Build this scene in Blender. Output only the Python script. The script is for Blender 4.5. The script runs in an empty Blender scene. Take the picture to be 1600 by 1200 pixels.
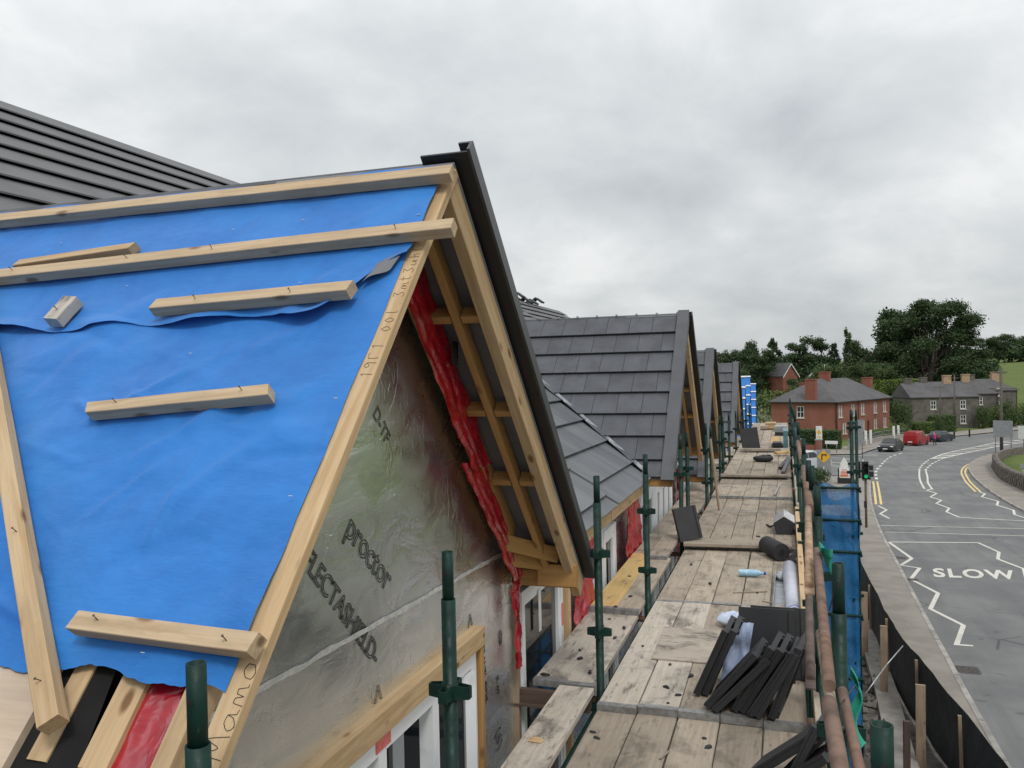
import bpy, bmesh, math, random
from mathutils import Vector as V, Matrix as M, noise as NZ
scene = bpy.context.scene
col = scene.collection
R_ = math.radians

# ------------------------------------------------------------------ camera
cam_data = bpy.data.cameras.new('camera')
cam = bpy.data.objects.new('camera', cam_data)
col.objects.link(cam)
cam_data.sensor_width = 36.0
cam_data.lens = 29.03
cam_data.clip_start = 0.05
cam_data.clip_end = 3000
cam.matrix_world = M([[0.949562, 0.017197, 0.313107, 0.0], [0.312879, 0.014724, -0.949679, 0.0], [-0.020942, 0.999744, 0.008601, 1.92], [0, 0, 0, 1]])
scene.camera = cam

# ------------------------------------------------------------------ sky, sun, exposure
SUN_EL, SUN_AZ = R_(52), R_(150)          # azimuth clockwise from +Y
world = bpy.data.worlds.new('World')
scene.world = world
world.use_nodes = True
nt = world.node_tree
nt.nodes.clear()
def N(t, ty, **kw):
    n = t.nodes.new(ty)
    for k, v in kw.items():
        setattr(n, k, v)
    return n
out = N(nt, 'ShaderNodeOutputWorld'); bg = N(nt, 'ShaderNodeBackground')
bg.inputs['Strength'].default_value = 0.1
sky = N(nt, 'ShaderNodeTexSky', sky_type='NISHITA', sun_disc=False)
sky.sun_elevation = SUN_EL; sky.sun_rotation = SUN_AZ; sky.air_density = 1.2; sky.dust_density = 2.0
tc = N(nt, 'ShaderNodeTexCoord'); sep = N(nt, 'ShaderNodeSeparateXYZ')
nt.links.new(tc.outputs['Generated'], sep.inputs[0])
def mth(t, op, a, b=None, c=None, clamp=False):
    n = N(t, 'ShaderNodeMath', operation=op); n.use_clamp = clamp
    for i, x in enumerate((a, b, c)):
        if x is None: continue
        if hasattr(x, 'is_output'): t.links.new(x, n.inputs[i])
        else: n.inputs[i].default_value = x
    return n.outputs[0]
zc = mth(nt, 'ADD', mth(nt, 'MAXIMUM', sep.outputs[2], 0.0), 0.42)
comb = N(nt, 'ShaderNodeCombineXYZ')
nt.links.new(mth(nt, 'DIVIDE', sep.outputs[0], zc), comb.inputs[0])
nt.links.new(mth(nt, 'DIVIDE', sep.outputs[1], zc), comb.inputs[1])
def cloud(scale, det, rough, dist, off):
    mp = N(nt, 'ShaderNodeMapping'); mp.inputs['Location'].default_value = off
    nt.links.new(comb.outputs[0], mp.inputs[0])
    n = N(nt, 'ShaderNodeTexNoise'); n.inputs['Scale'].default_value = scale; n.inputs['Detail'].default_value = det
    n.inputs['Roughness'].default_value = rough; n.inputs['Distortion'].default_value = dist
    nt.links.new(mp.outputs[0], n.inputs['Vector'])
    return n.outputs['Fac']
big = cloud(0.8, 4, 0.5, 0.25, (3.1, 1.7, 0)); fine = cloud(3.0, 7, 0.6, 0.2, (1.0, 5.2, 0))
mixf = mth(nt, 'ADD', mth(nt, 'MULTIPLY', big, 0.68), mth(nt, 'MULTIPLY', fine, 0.32))
ramp = N(nt, 'ShaderNodeValToRGB')
ce = ramp.color_ramp.elements
ce[0].position = 0.34; ce[0].color = (0.50, 0.54, 0.565, 1)
ce[1].position = 0.57; ce[1].color = (0.93, 0.94, 0.94, 1)
e = ce.new(0.485); e.color = (0.735, 0.762, 0.775, 1)
nt.links.new(mixf, ramp.inputs[0])
# an overcast sky grows brighter from the horizon to the zenith
elev = mth(nt, 'ADD', mth(nt, 'MULTIPLY', mth(nt, 'MAXIMUM', sep.outputs[2], 0.0), 0.62), 0.86)
vm = N(nt, 'ShaderNodeVectorMath', operation='SCALE')
nt.links.new(ramp.outputs[0], vm.inputs[0]); nt.links.new(mth(nt, 'MULTIPLY', elev, 10.0), vm.inputs['Scale'])
mx = N(nt, 'ShaderNodeMix', data_type='RGBA'); mx.inputs['Factor'].default_value = 0.94
nt.links.new(sky.outputs[0], mx.inputs['A']); nt.links.new(vm.outputs[0], mx.inputs['B'])
nt.links.new(mx.outputs['Result'], bg.inputs['Color']); nt.links.new(bg.outputs[0], out.inputs[0])

sun_d = bpy.data.lights.new('sun', 'SUN'); sun_d.energy = 1.5; sun_d.angle = R_(14); sun_d.color = (1.0, 0.97, 0.92)
sun = bpy.data.objects.new('sun', sun_d); col.objects.link(sun)
sd = V((math.sin(SUN_AZ)*math.cos(SUN_EL), math.cos(SUN_AZ)*math.cos(SUN_EL), math.sin(SUN_EL)))
sun.rotation_euler = sd.to_track_quat('Z', 'Y').to_euler(); sun.location = (0, 0, 30)
vs = scene.view_settings
vs.view_transform = 'Standard'; vs.look = 'None'; vs.gamma = 1.0; vs.exposure = 0.0; vs.use_curve_mapping = False
scene.cycles.max_bounces = 6; scene.cycles.diffuse_bounces = 3; scene.cycles.glossy_bounces = 3
scene.cycles.transmission_bounces = 4; scene.cycles.transparent_max_bounces = 8

# ------------------------------------------------------------------ helpers
rnd = random.Random(11)
I4 = M.Identity(4)
WM = {}
def place(o, mw, parent=None):
    col.objects.link(o); WM[o.name] = mw.copy()
    if parent is not None:
        o.parent = parent; o.matrix_parent_inverse = WM[parent.name].inverted()
    o.matrix_basis = mw
    return o
def tag(o, label=None, cat=None, group=None, kind=None):
    if label: o['label'] = label
    if cat: o['category'] = cat
    if group: o['group'] = group
    if kind: o['kind'] = kind
    return o
def thing(name, loc, label, cat, group=None, rotz=0.0):
    o = bpy.data.objects.new(name, None); o.empty_display_size = 0.2
    place(o, M.Translation(V(loc)) @ M.Rotation(rotz, 4, 'Z'))
    return tag(o, label, cat, group)
def obj(name, mesh, mw=I4, parent=None):
    return place(bpy.data.objects.new(name, mesh), mw, parent)
def axes(o, ex, ey, ez):
    m = M.Identity(4)
    for i, a in enumerate((ex, ey, ez)):
        for r in range(3): m[r][i] = a[r]
    for r in range(3): m[r][3] = o[r]
    return m
def frame_of(p0, p1, up=(0, 0, 1)):
    p0 = V(p0); p1 = V(p1); ex = (p1-p0).normalized(); up = V(up)
    if abs(ex.dot(up)) > 0.999: up = V((0, 1, 0))
    ey = up.cross(ex).normalized(); ez = ex.cross(ey)
    return axes(p0, ex, ey, ez), (p1-p0).length
class MB:
    def __init__(s): s.v = []; s.f = []; s.mi = []; s.sm = []
    def add(s, vs, fs, mi=0, smooth=False, mat=None):
        b = len(s.v)
        s.v += [tuple(mat @ V(v)) for v in vs] if mat is not None else [tuple(v) for v in vs]
        for f in fs: s.f.append([i+b for i in f]); s.mi.append(mi); s.sm.append(smooth)
        return s
    def box(s, a, b, mi=0, mat=None):
        x0, y0, z0 = a; x1, y1, z1 = b
        vs = [(x0,y0,z0),(x1,y0,z0),(x1,y1,z0),(x0,y1,z0),(x0,y0,z1),(x1,y0,z1),(x1,y1,z1),(x0,y1,z1)]
        return s.add(vs, [(0,3,2,1),(4,5,6,7),(0,1,5,4),(1,2,6,5),(2,3,7,6),(3,0,4,7)], mi, False, mat)
    def bar(s, L, w, h, ch=0.003, mi=0, mat=None, x0=0.0, skew=0.0, n=1, wob=0.0):
        ch = min(ch, w*.3, h*.3); a, b = w/2, h/2
        pr = [(-a+ch,-b),(a-ch,-b),(a,-b+ch),(a,b-ch),(a-ch,b),(-a+ch,b),(-a,b-ch),(-a,-b+ch)]
        vs = []
        for k in range(n+1):
            x = x0+(L-x0)*k/n
            dy, dz = (rnd.uniform(-wob, wob), rnd.uniform(-wob, wob)) if 0 < k < n else (0, 0)
            vs += [(x+(skew*y if k in (0, n) else 0), y+dy, z+dz) for y, z in pr]
        fs = [tuple(range(7,-1,-1)), tuple(n*8+i for i in range(8))]
        for k in range(n): fs += [(k*8+i, k*8+(i+1)%8, k*8+8+(i+1)%8, k*8+8+i) for i in range(8)]
        return s.add(vs, fs, mi, False, mat)
    def tube(s, p0, p1, r0, r1=None, seg=12, mi=0, cap=True, wall=0.0, smooth=True):
        r1 = r0 if r1 is None else r1
        m, L = frame_of(p0, p1)
        vs = []; fs = []
        rings = [(0, r0), (L, r1)]
        if wall: rings = [(0, r0), (L, r1), (L, r1-wall), (max(0, L-.12), r1-wall)]
        for x, r in rings:
            vs += [tuple(m @ V((x, r*math.cos(2*math.pi*i/seg), r*math.sin(2*math.pi*i/seg)))) for i in range(seg)]
        for k in range(len(rings)-1):
            fs += [(k*seg+i, k*seg+(i+1)%seg, (k+1)*seg+(i+1)%seg, (k+1)*seg+i) for i in range(seg)]
        s.add(vs, fs, mi, smooth)
        b = len(s.v)-len(vs)
        if cap:
            s.f.append([b+i for i in range(seg-1,-1,-1)]); s.mi.append(mi); s.sm.append(False)
            e = b+(len(rings)-1)*seg
            s.f.append([e+i for i in range(seg)]); s.mi.append(mi); s.sm.append(False)
        return s
    def poly(s, pts, ext, mi=0):
        n = len(pts); ext = V(ext)
        vs = [tuple(p) for p in pts]+[tuple(V(p)+ext) for p in pts]
        fs = [tuple(range(n-1,-1,-1)), tuple(range(n, 2*n))]+[(i, (i+1)%n, n+(i+1)%n, n+i) for i in range(n)]
        return s.add(vs, fs, mi)
    def path(s, pts, r, seg=6, mi=0):
        for a, b in zip(pts[:-1], pts[1:]):
            if (V(b)-V(a)).length > 1e-6: s.tube(a, b, r, seg=seg, mi=mi, smooth=True)
        return s
    def mesh(s, name, mats):
        me = bpy.data.meshes.new(name)
        me.from_pydata(s.v, [], s.f)
        for m in (mats if isinstance(mats, (list, tuple)) else [mats]): me.materials.append(m)
        me.polygons.foreach_set('material_index', s.mi); me.polygons.foreach_set('use_smooth', s.sm)
        me.update()
        return me
    def build(s, name, mats, parent=None, mw=I4):
        """vertices are given in world space when mw is left out"""
        return obj(name, s.mesh(name, mats), mw, parent)
def beam(name, p0, p1, w, h, mat, parent=None, up=(0, 0, 1), ch=0.003, n=1, wob=0.0, skew=0.0):
    m, L = frame_of(p0, p1, up)
    return obj(name, MB().bar(L, w, h, ch, n=n, wob=wob, skew=skew).mesh(name, mat), m, parent)
def lathe(prof, seg=14):
    vs = []; fs = []
    for r, z in prof: vs += [(r*math.cos(2*math.pi*i/seg), r*math.sin(2*math.pi*i/seg), z) for i in range(seg)]
    for k in range(len(prof)-1): fs += [(k*seg+i, k*seg+(i+1)%seg, (k+1)*seg+(i+1)%seg, (k+1)*seg+i) for i in range(seg)]
    return vs, fs
def grid(nu, nv, fn, keep=None):
    vs = [tuple(fn(i/nu, j/nv)) for j in range(nv+1) for i in range(nu+1)]
    fs = [(j*(nu+1)+i, j*(nu+1)+i+1, (j+1)*(nu+1)+i+1, (j+1)*(nu+1)+i) for j in range(nv) for i in range(nu) if keep is None or keep((i+.5)/nu, (j+.5)/nv)]
    return vs, fs
def fbm(x, y, z, o=4): return NZ.fractal(V((x, y, z)), 1.0, 2.0, o)
def text_mesh(body, size, mat, outline=0.0, bold=0.0, shear=0.0, spacing=1.0, thick=0.0, align='LEFT'):
    cu = bpy.data.curves.new('text', 'FONT'); cu.body = body; cu.size = size; cu.align_x = align
    cu.offset = bold; cu.shear = shear; cu.space_character = spacing
    if outline: cu.fill_mode = 'NONE'; cu.bevel_depth = outline; cu.bevel_resolution = 0; cu.resolution_u = 4
    else: cu.extrude = thick; cu.resolution_u = 4
    o = bpy.data.objects.new('text', cu); col.objects.link(o)
    bpy.context.view_layer.update()
    me = bpy.data.meshes.new_from_object(o.evaluated_get(bpy.context.evaluated_depsgraph_get()))
    bpy.data.objects.remove(o); bpy.data.curves.remove(cu)
    me.materials.clear(); me.materials.append(mat); me.name = 'lettering'
    return me

# ------------------------------------------------------------------ materials
def new_mat(name):
    m = bpy.data.materials.new(name); m.use_nodes = True
    t = m.node_tree; b = t.nodes['Principled BSDF']
    return m, t, b
def rgb(t, c):
    n = N(t, 'ShaderNodeRGB'); n.outputs[0].default_value = (*c, 1); return n.outputs[0]
def coords(t, scale=(1, 1, 1), rand=True, kind='Object'):
    c = N(t, 'ShaderNodeTexCoord'); mp = N(t, 'ShaderNodeMapping'); mp.inputs['Scale'].default_value = scale
    t.links.new(c.outputs[kind], mp.inputs[0])
    if rand:
        oi = N(t, 'ShaderNodeObjectInfo')
        t.links.new(mth(t, 'MULTIPLY', oi.outputs['Random'], 37.0), mp.inputs['Location'])
    return mp.outputs[0]
def noise(t, vec, scale, det=4, rough=0.55, dist=0.0):
    n = N(t, 'ShaderNodeTexNoise'); n.inputs['Scale'].default_value = scale; n.inputs['Detail'].default_value = det
    n.inputs['Roughness'].default_value = rough; n.inputs['Distortion'].default_value = dist
    t.links.new(vec, n.inputs['Vector']); return n.outputs['Fac']
def rampf(t, fac, a, b, c0=0.0, c1=1.0):
    n = N(t, 'ShaderNodeMapRange'); n.interpolation_type = 'SMOOTHSTEP'
    t.links.new(fac, n.inputs[0]); n.inputs[1].default_value = a; n.inputs[2].default_value = b
    n.inputs[3].default_value = c0; n.inputs[4].default_value = c1; return n.outputs[0]
def mix(t, fac, a, b, bt='MIX'):
    n = N(t, 'ShaderNodeMix', data_type='RGBA', blend_type=bt)
    for s, x in (('Factor', fac), ('A', a), ('B', b)):
        if hasattr(x, 'is_output'): t.links.new(x, n.inputs[s])
        elif s == 'Factor': n.inputs[s].default_value = x
        else: n.inputs[s].default_value = (*x, 1)
    return n.outputs['Result']
def bump(t, b, h, strength=0.3, dist=0.01):
    n = N(t, 'ShaderNodeBump'); n.inputs['Strength'].default_value = strength; n.inputs['Distance'].default_value = dist
    t.links.new(h, n.inputs['Height']); t.links.new(n.outputs[0], b.inputs['Normal']); return n
def randval(t, col_, amt):
    oi = N(t, 'ShaderNodeObjectInfo')
    f = mth(t, 'ADD', mth(t, 'MULTIPLY', oi.outputs['Random'], amt), 1-amt/2)
    n = N(t, 'ShaderNodeVectorMath', operation='SCALE'); t.links.new(col_, n.inputs[0]); t.links.new(f, n.inputs['Scale'])
    return n.outputs[0]
def plain(name, c1, c2=None, scale=8, rough=0.6, metal=0.0, bmp=0.0, bscale=40, bdist=0.004, rand=0.0, stretch=(1,1,1), spec=0.5, lo=.35, hi=.65, r2=None):
    m, t, b = new_mat(name)
    c2 = c2 or tuple(x*.8 for x in c1)
    vec = coords(t, stretch)
    f = rampf(t, noise(t, vec, scale, 6, .6), lo, hi)
    cc = mix(t, f, c1, c2)
    if rand: cc = randval(t, cc, rand)
    t.links.new(cc, b.inputs['Base Color'])
    b.inputs['Roughness'].default_value = rough; b.inputs['Metallic'].default_value = metal
    b.inputs['Specular IOR Level'].default_value = spec
    if r2 is not None: t.links.new(rampf(t, noise(t, vec, scale*2.3, 4), .3, .7, rough, r2), b.inputs['Roughness'])
    if bmp: bump(t, b, noise(t, vec, bscale, 4, .6), bmp, bdist)
    return m
def wood(name, light, dark, knots=0.6, grain=0.5, stain=0.0, rand=0.16, rough=0.75, stain_col=(.10,.085,.07), spots=0.0, smear=(.3,.3,.3)):
    m, t, b = new_mat(name)
    vec = coords(t, (1, 1, 1))
    gv = coords(t, (1.6, 26, 26))
    g1 = noise(t, gv, 1.6, 5, .62, .6); g2 = noise(t, coords(t, (3, 120, 120)), 1.2, 2, .5)
    f = rampf(t, g1, .33, .68)
    cc = mix(t, mth(t, 'MULTIPLY', f, grain), light, dark)
    cc = mix(t, mth(t, 'MULTIPLY', rampf(t, g2, .45, .75), .22), cc, dark)
    big_ = noise(t, coords(t, (1.5, 4, 4)), 1.1, 3)
    cc = mix(t, rampf(t, big_, .4, .7, 0, .35), cc, tuple(x*.72 for x in light))
    if knots:
        vo = N(t, 'ShaderNodeTexVoronoi', feature='F1'); vo.inputs['Scale'].default_value = 1.0
        t.links.new(coords(t, (4.2, 9.5, 9.5)), vo.inputs['Vector'])
        k = rampf(t, vo.outputs['Distance'], .07, .19, 1, 0)
        cc = mix(t, mth(t, 'MULTIPLY', k, knots), cc, (dark[0]*.42, dark[1]*.34, dark[2]*.30))
    if stain:
        s = rampf(t, noise(t, vec, 2.6, 7, .66, .4), .47, .70)
        cc = mix(t, mth(t, 'MULTIPLY', s, stain), cc, stain_col)
        s2 = rampf(t, noise(t, coords(t, (2.2, 9, 9)), 2.0, 6, .7), .54, .68)
        cc = mix(t, mth(t, 'MULTIPLY', s2, stain*.8), cc, tuple(x*.8 for x in stain_col))
    if spots:
        sp = rampf(t, noise(t, vec, 55, 3, .5), .66, .72)
        area = rampf(t, noise(t, vec, 1.7, 2), .42, .6)
        cc = mix(t, mth(t, 'MULTIPLY', mth(t, 'MULTIPLY', sp, area), spots), cc, (.05, .048, .05))
    cc = randval(t, cc, rand)
    t.links.new(cc, b.inputs['Base Color'])
    b.inputs['Roughness'].default_value = rough; b.inputs['Specular IOR Level'].default_value = .3
    bump(t, b, mth(t, 'ADD', g1, mth(t, 'MULTIPLY', g2, .6)), .35, .002)
    return m

W_NEW = wood('sawn_pine', (.57,.415,.245), (.37,.225,.10), knots=.9, grain=.65, stain=.12)
W_BAT = wood('batten_pine', (.575,.44,.285), (.38,.25,.135), knots=.8, grain=.6, stain=.16, rand=.14)
W_ORA = wood('treated_pine', (.44,.255,.095), (.30,.155,.05), knots=.6, grain=.5)
W_OLD = wood('weathered_board', (.415,.355,.285), (.255,.205,.155), knots=.3, grain=.55, stain=.65, rand=.34, spots=.45, rough=.85)
W_OLD2 = wood('dirty_board', (.50,.45,.385), (.32,.27,.22), knots=.2, grain=.55, stain=.85, rand=.2, spots=.7, rough=.88, stain_col=(.09,.08,.072))
W_YEL = wood('yellow_board', (.56,.39,.17), (.40,.25,.09), knots=.5, grain=.5, stain=.25, spots=.3)
W_DRK = wood('dark_timber', (.105,.072,.056), (.055,.036,.028), knots=.3, grain=.6)
W_POST = wood('stake_timber', (.36,.27,.19), (.22,.15,.10), knots=.4, stain=.3)
W_PLY = wood('plywood', (.62,.50,.38), (.50,.38,.27), knots=.2, grain=.5, stain=.08)
END_BAND = plain('galvanised_band', (.33,.34,.34), (.22,.21,.20), 20, .55, .6, rand=.2)
TILE = plain('dark_roof_tile', (.088,.093,.106), (.064,.067,.078), 3.0, .58, 0, .25, 120, .001, rand=.22, spec=.45, r2=.75)
TILE2 = plain('pale_roof_tile', (.150,.158,.170), (.105,.110,.120), 2.0, .42, 0, .25, 120, .001, rand=.15, stretch=(1,.25,1), r2=.6)
TILE_DK = plain('slate_edge', (.026,.027,.030), (.022,.022,.025), 6, .6, rand=.3, bmp=.3, bscale=60)
TRIMB = plain('black_flange', (.010,.010,.012), (.014,.014,.016), 5, .5)
TRIM = plain('dark_verge_trim', (.050,.053,.058), (.042,.044,.049), 5, .42, spec=.5, rand=.05)
TRIM2 = plain('grey_verge_cap', (.078,.082,.092), (.064,.067,.076), 5, .45, spec=.5)
LEAD = plain('lead_valley', (.36,.38,.41), (.19,.20,.22), 9, .5, .4, .4, 30, .004)
SOFF = plain('grey_underlay', (.19,.193,.205), (.15,.153,.165), 3, .7, bmp=.3, bscale=5, bdist=.01)
UPVC = plain('white_window_frame', (.74,.76,.78), (.58,.60,.62), 7, .35, lo=.5, hi=.8)
def green_mat():
    m, t, b = new_mat('green_scaffold_paint')
    vec = coords(t, (1, 1, 1))
    cc = mix(t, rampf(t, noise(t, vec, 14, 5), .35, .65), (.0045,.032,.0235), (.003,.019,.015))
    cc = mix(t, rampf(t, noise(t, vec, 38, 5, .7), .66, .71, 0, .85), cc, (.10,.06,.04))
    cc = mix(t, rampf(t, noise(t, coords(t, (1, 1, .35)), 22, 4, .6), .68, .76, 0, .6), cc, (.20,.21,.20))
    t.links.new(cc, b.inputs['Base Color']); b.inputs['Specular IOR Level'].default_value = .3
    t.links.new(rampf(t, noise(t, vec, 30, 3), .3, .7, .42, .7), b.inputs['Roughness']); bump(t, b, noise(t, vec, 50, 4, .6), .15, .003); return m
GREEN = green_mat()
RUST = plain('rusty_tube', (.24,.15,.11), (.12,.072,.052), 17, .85, bmp=.08, bscale=40, bdist=.002, rand=.25, lo=.3, hi=.75)
RUST4 = plain('dark_tube', (.14,.10,.085), (.085,.058,.048), 20, .85, bmp=.08, bscale=40, bdist=.002)
RUST2 = plain('lichen_tube', (.34,.29,.235), (.17,.115,.08), 28, .85, bmp=.1, bscale=40, rand=.2, stretch=(1,1,1))
RUST3 = plain('tan_tube', (.44,.31,.205), (.27,.165,.10), 15, .8, bmp=.08, bscale=40)
BLK = plain('black_plastic', (.014,.014,.016), (.02,.02,.021), 6, .5, bmp=.2, bscale=20)
BLKR = plain('black_felt', (.028,.028,.031), (.018,.018,.02), 12, .75, bmp=.4, bscale=90)
NAIL = plain('nail_steel', (.16,.13,.09), (.10,.08,.06), 60, .45, .7)
TAPE = plain('shiny_tape', (.90,.91,.91), (.70,.72,.72), 30, .22, .55, .8, 60, .004)
INK = plain('black_ink', (.012,.012,.014), (.02,.02,.02), 20, .8)
PENCIL = plain('pencil_mark', (.10,.075,.05), (.14,.10,.07), 50, .9)
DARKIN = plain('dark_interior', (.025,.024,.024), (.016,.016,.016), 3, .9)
LABELR = plain('red_sticker', (.62,.12,.10), (.70,.20,.17), 30, .5)
LABELW = plain('paper_sticker', (.72,.73,.72), (.62,.63,.62), 40, .6)
BLUEPL = plain('blue_grey_plastic', (.30,.38,.60), (.42,.50,.68), 5, .35, bmp=.3, bscale=9, bdist=.02)
ROLLW = plain('white_roll_wrap', (.55,.58,.66), (.46,.49,.58), 6, .4)
ROLLB = plain('blue_stripe', (.03,.06,.35), (.04,.08,.4), 6, .45)
GALV = plain('galvanised_steel', (.46,.48,.50), (.34,.36,.38), 12, .4, .7, rand=.1)
GREENCL = plain('green_cloth', (.02,.32,.22), (.015,.24,.17), 14, .7, bmp=.4, bscale=40)
def foil_mat():
    m, t, b = new_mat('silver_foil')
    vec = coords(t, (1, 1, 1), False)
    n1 = noise(t, vec, 2.1, 4, .6, .8); n2 = noise(t, coords(t, (1, 1.3, 3.2), False), 2.2, 4, .5, .8)
    cr = N(t, 'ShaderNodeTexVoronoi', feature='DISTANCE_TO_EDGE'); cr.inputs['Scale'].default_value = 7; t.links.new(coords(t, (1, .8, 2.4), False), cr.inputs['Vector'])
    t.links.new(mix(t, rampf(t, n1, .3, .7), (.84,.87,.89), (.72,.75,.77)), b.inputs['Base Color'])
    b.inputs['Metallic'].default_value = .94
    t.links.new(rampf(t, n2, .3, .7, .20, .34), b.inputs['Roughness'])
    n3 = noise(t, coords(t, (1, 2.0, 1.1), False), 4.5, 3, .55, 1.0)
    ridge = mth(t, 'ABSOLUTE', mth(t, 'SUBTRACT', n3, .5))
    zone = rampf(t, noise(t, vec, 1.6, 2), .42, .62)
    crease = mth(t, 'MULTIPLY', rampf(t, ridge, 0, .035, 1, 0), zone)
    h = mth(t, 'ADD', mth(t, 'MULTIPLY', n2, .7), mth(t, 'MULTIPLY', crease, .16))
    bump(t, b, h, .38, .028)
    return m
FOIL = foil_mat()
def blue_mat(name, c, c2):
    m, t, b = new_mat(name)
    vec = coords(t, (1, 1, 1), False)
    f = rampf(t, noise(t, vec, 3.2, 6, .65, .5), .3, .72)
    cc = mix(t, f, c, c2)
    fib = noise(t, coords(t, (14, 90, 90), False), 2.2, 3, .6)
    cc = mix(t, rampf(t, fib, .4, .75, 0, .16), cc, tuple(min(1, x*1.35+.02) for x in c))
    t.links.new(cc, b.inputs['Base Color']); b.inputs['Roughness'].default_value = .62; b.inputs['Specular IOR Level'].default_value = .35
    b.inputs['Sheen Weight'].default_value = .25
    big_ = noise(t, coords(t, (.8, 1.6, 1.6), False), 4.0, 4, .5, .25)
    bump(t, b, mth(t, 'ADD', mth(t, 'MULTIPLY', big_, 1.0), mth(t, 'MULTIPLY', fib, .015)), .50, .03)
    return m
BLUE = blue_mat('blue_membrane', (.018,.192,.57), (.012,.142,.465))
def red_mat():
    m, t, b = new_mat('red_polythene')
    vec = coords(t, (1, 1, 1), False)
    f = rampf(t, noise(t, vec, 9, 5, .6), .35, .68)
    t.links.new(mix(t, f, (.44,.007,.022), (.28,.004,.013)), b.inputs['Base Color'])
    b.inputs['Roughness'].default_value = .2; b.inputs['Specular IOR Level'].default_value = .5
    b.inputs['Transmission Weight'].default_value = .12
    bump(t, b, noise(t, vec, 9, 3, .5, 1.0), .4, .03)
    return m
RED = red_mat()
def glass_mat(name='window_glass', tint=(.02,.024,.027)):
    m, t, b = new_mat(name)
    b.inputs['Base Color'].default_value = (*tint, 1); b.inputs['Roughness'].default_value = .04
    b.inputs['Specular IOR Level'].default_value = .6
    return m
GLASS = glass_mat()

# ------------------------------------------------------------------ terrain, road, pavements
def smooth(a, b, t):
    t = min(1, max(0, (t-a)/(b-a))); return t*t*(3-2*t)
def gz(x, y):
    if y < 95: b = -4.28-.032*y
    else:
        s = min(1, (y-95)/60); b = -7.32-1.92*(s-s*s/2)
    return b+11.5*smooth(165, 335, y)+.012*max(0, y-335)+3.0*smooth(75, 130, x)*smooth(150, 330, y)
def grass_mat():
    m, t, b = new_mat('grass')
    vec = coords(t, (1, 1, 1), False)
    f = rampf(t, noise(t, vec, .22, 6, .65), .35, .65)
    g = noise(t, vec, 4.0, 5, .7)
    cc = mix(t, f, (.110,.145,.045), (.085,.120,.036)); cc = mix(t, rampf(t, g, .4, .7, 0, .5), cc, (.16,.19,.06))
    t.links.new(cc, b.inputs['Base Color']); b.inputs['Roughness'].default_value = .95; b.inputs['Specular IOR Level'].default_value = .1
    bump(t, b, g, .6, .08); return m
def asphalt_mat():
    m, t, b = new_mat('asphalt')
    vec = coords(t, (1, 1, 1), False)
    f1 = noise(t, vec, .35, 5, .6); f2 = noise(t, vec, 60, 2, .6); f3 = noise(t, coords(t, (1.4, .10, 1), False), 1.3, 4, .6)
    cc = mix(t, rampf(t, f1, .38, .60), (.190,.190,.190), (.145,.146,.149))
    cc = mix(t, rampf(t, f3, .42, .70, 0, .5), cc, (.108,.109,.112)); cc = mix(t, rampf(t, f2, .45, .7, 0, .45), cc, (.21,.21,.205))
    pt = rampf(t, noise(t, vec, .9, 3, .5, 1.5), .68, .71, 0, .5); cc = mix(t, pt, cc, (.085,.085,.088))
    vo = N(t, 'ShaderNodeTexVoronoi', feature='DISTANCE_TO_EDGE'); vo.inputs['Scale'].default_value = .33; t.links.new(vec, vo.inputs['Vector'])
    ck = mth(t, 'MULTIPLY', rampf(t, vo.outputs['Distance'], .003, .012, 1, 0), rampf(t, noise(t, vec, .5, 3), .5, .6)); cc = mix(t, mth(t, 'MULTIPLY', ck, .6), cc, (.05,.05,.052))
    t.links.new(cc, b.inputs['Base Color']); b.inputs['Roughness'].default_value = .9; b.inputs['Specular IOR Level'].default_value = .2
    bump(t, b, f2, .4, .006); return m
GRASS = grass_mat(); ASPH = asphalt_mat()
PAVE = plain('concrete_pavement', (.27,.245,.215), (.21,.19,.165), 1.1, .92, bmp=.2, bscale=40)
KERB = plain('kerb_stone', (.36,.34,.315), (.24,.225,.205), 2.5, .9, bmp=.3, bscale=30, rand=.35)
SOIL = plain('site_soil', (.13,.115,.10), (.065,.058,.052), 3, .95, bmp=.8, bscale=9, bdist=.08)
def paint(name, c):
    m, t, b = new_mat(name)
    vec = coords(t, (1, 1, 1), False)
    w = mth(t, 'MAXIMUM', rampf(t, noise(t, vec, 9, 6, .75), .52, .68, 0, .75), rampf(t, noise(t, vec, .7, 3), .5, .75, 0, .4))
    t.links.new(mix(t, w, c, (.22,.21,.20)), b.inputs['Base Color']); b.inputs['Roughness'].default_value = .75; return m
PAINT_W = paint('white_road_paint', (.60,.59,.53)); PAINT_Y = paint('yellow_road_paint', (.68,.52,.22))
def rng(a, b, s):
    o = []; x = a
    while x < b: o.append(x); x += s
    return o+[b]
def sheet(name, xs, ys, dz, mat, kind='structure', fn=None):
    vs = [(x, y, gz(x, y)+dz+(fn(x, y) if fn else 0)) for y in ys for x in xs]; n = len(xs)
    fs = [(j*n+i, j*n+i+1, (j+1)*n+i+1, (j+1)*n+i) for j in range(len(ys)-1) for i in range(n-1)]
    o = MB().add(vs, fs, 0, True).build(name, mat); o['kind'] = kind; return o
sheet('ground', rng(-400, -40, 30)+rng(-36, 120, 4)+rng(130, 700, 30), rng(-80, -10, 10)+rng(-6, 360, 4)+rng(380, 1500, 40), -.14, GRASS)
sheet('building_site_ground', rng(-14, 2.6, .4), rng(-8, 66, .6), -.05, SOIL, fn=lambda x, y: .09*fbm(x*.9, y*.9, 3.3))
def lerp_line(pts, y):
    for a, b in zip(pts[:-1], pts[1:]):
        if a[1] <= y <= b[1]: return a[0]+(b[0]-a[0])*(y-a[1])/(b[1]-a[1])
    return pts[0][0] if y < pts[0][1] else pts[-1][0]
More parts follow.
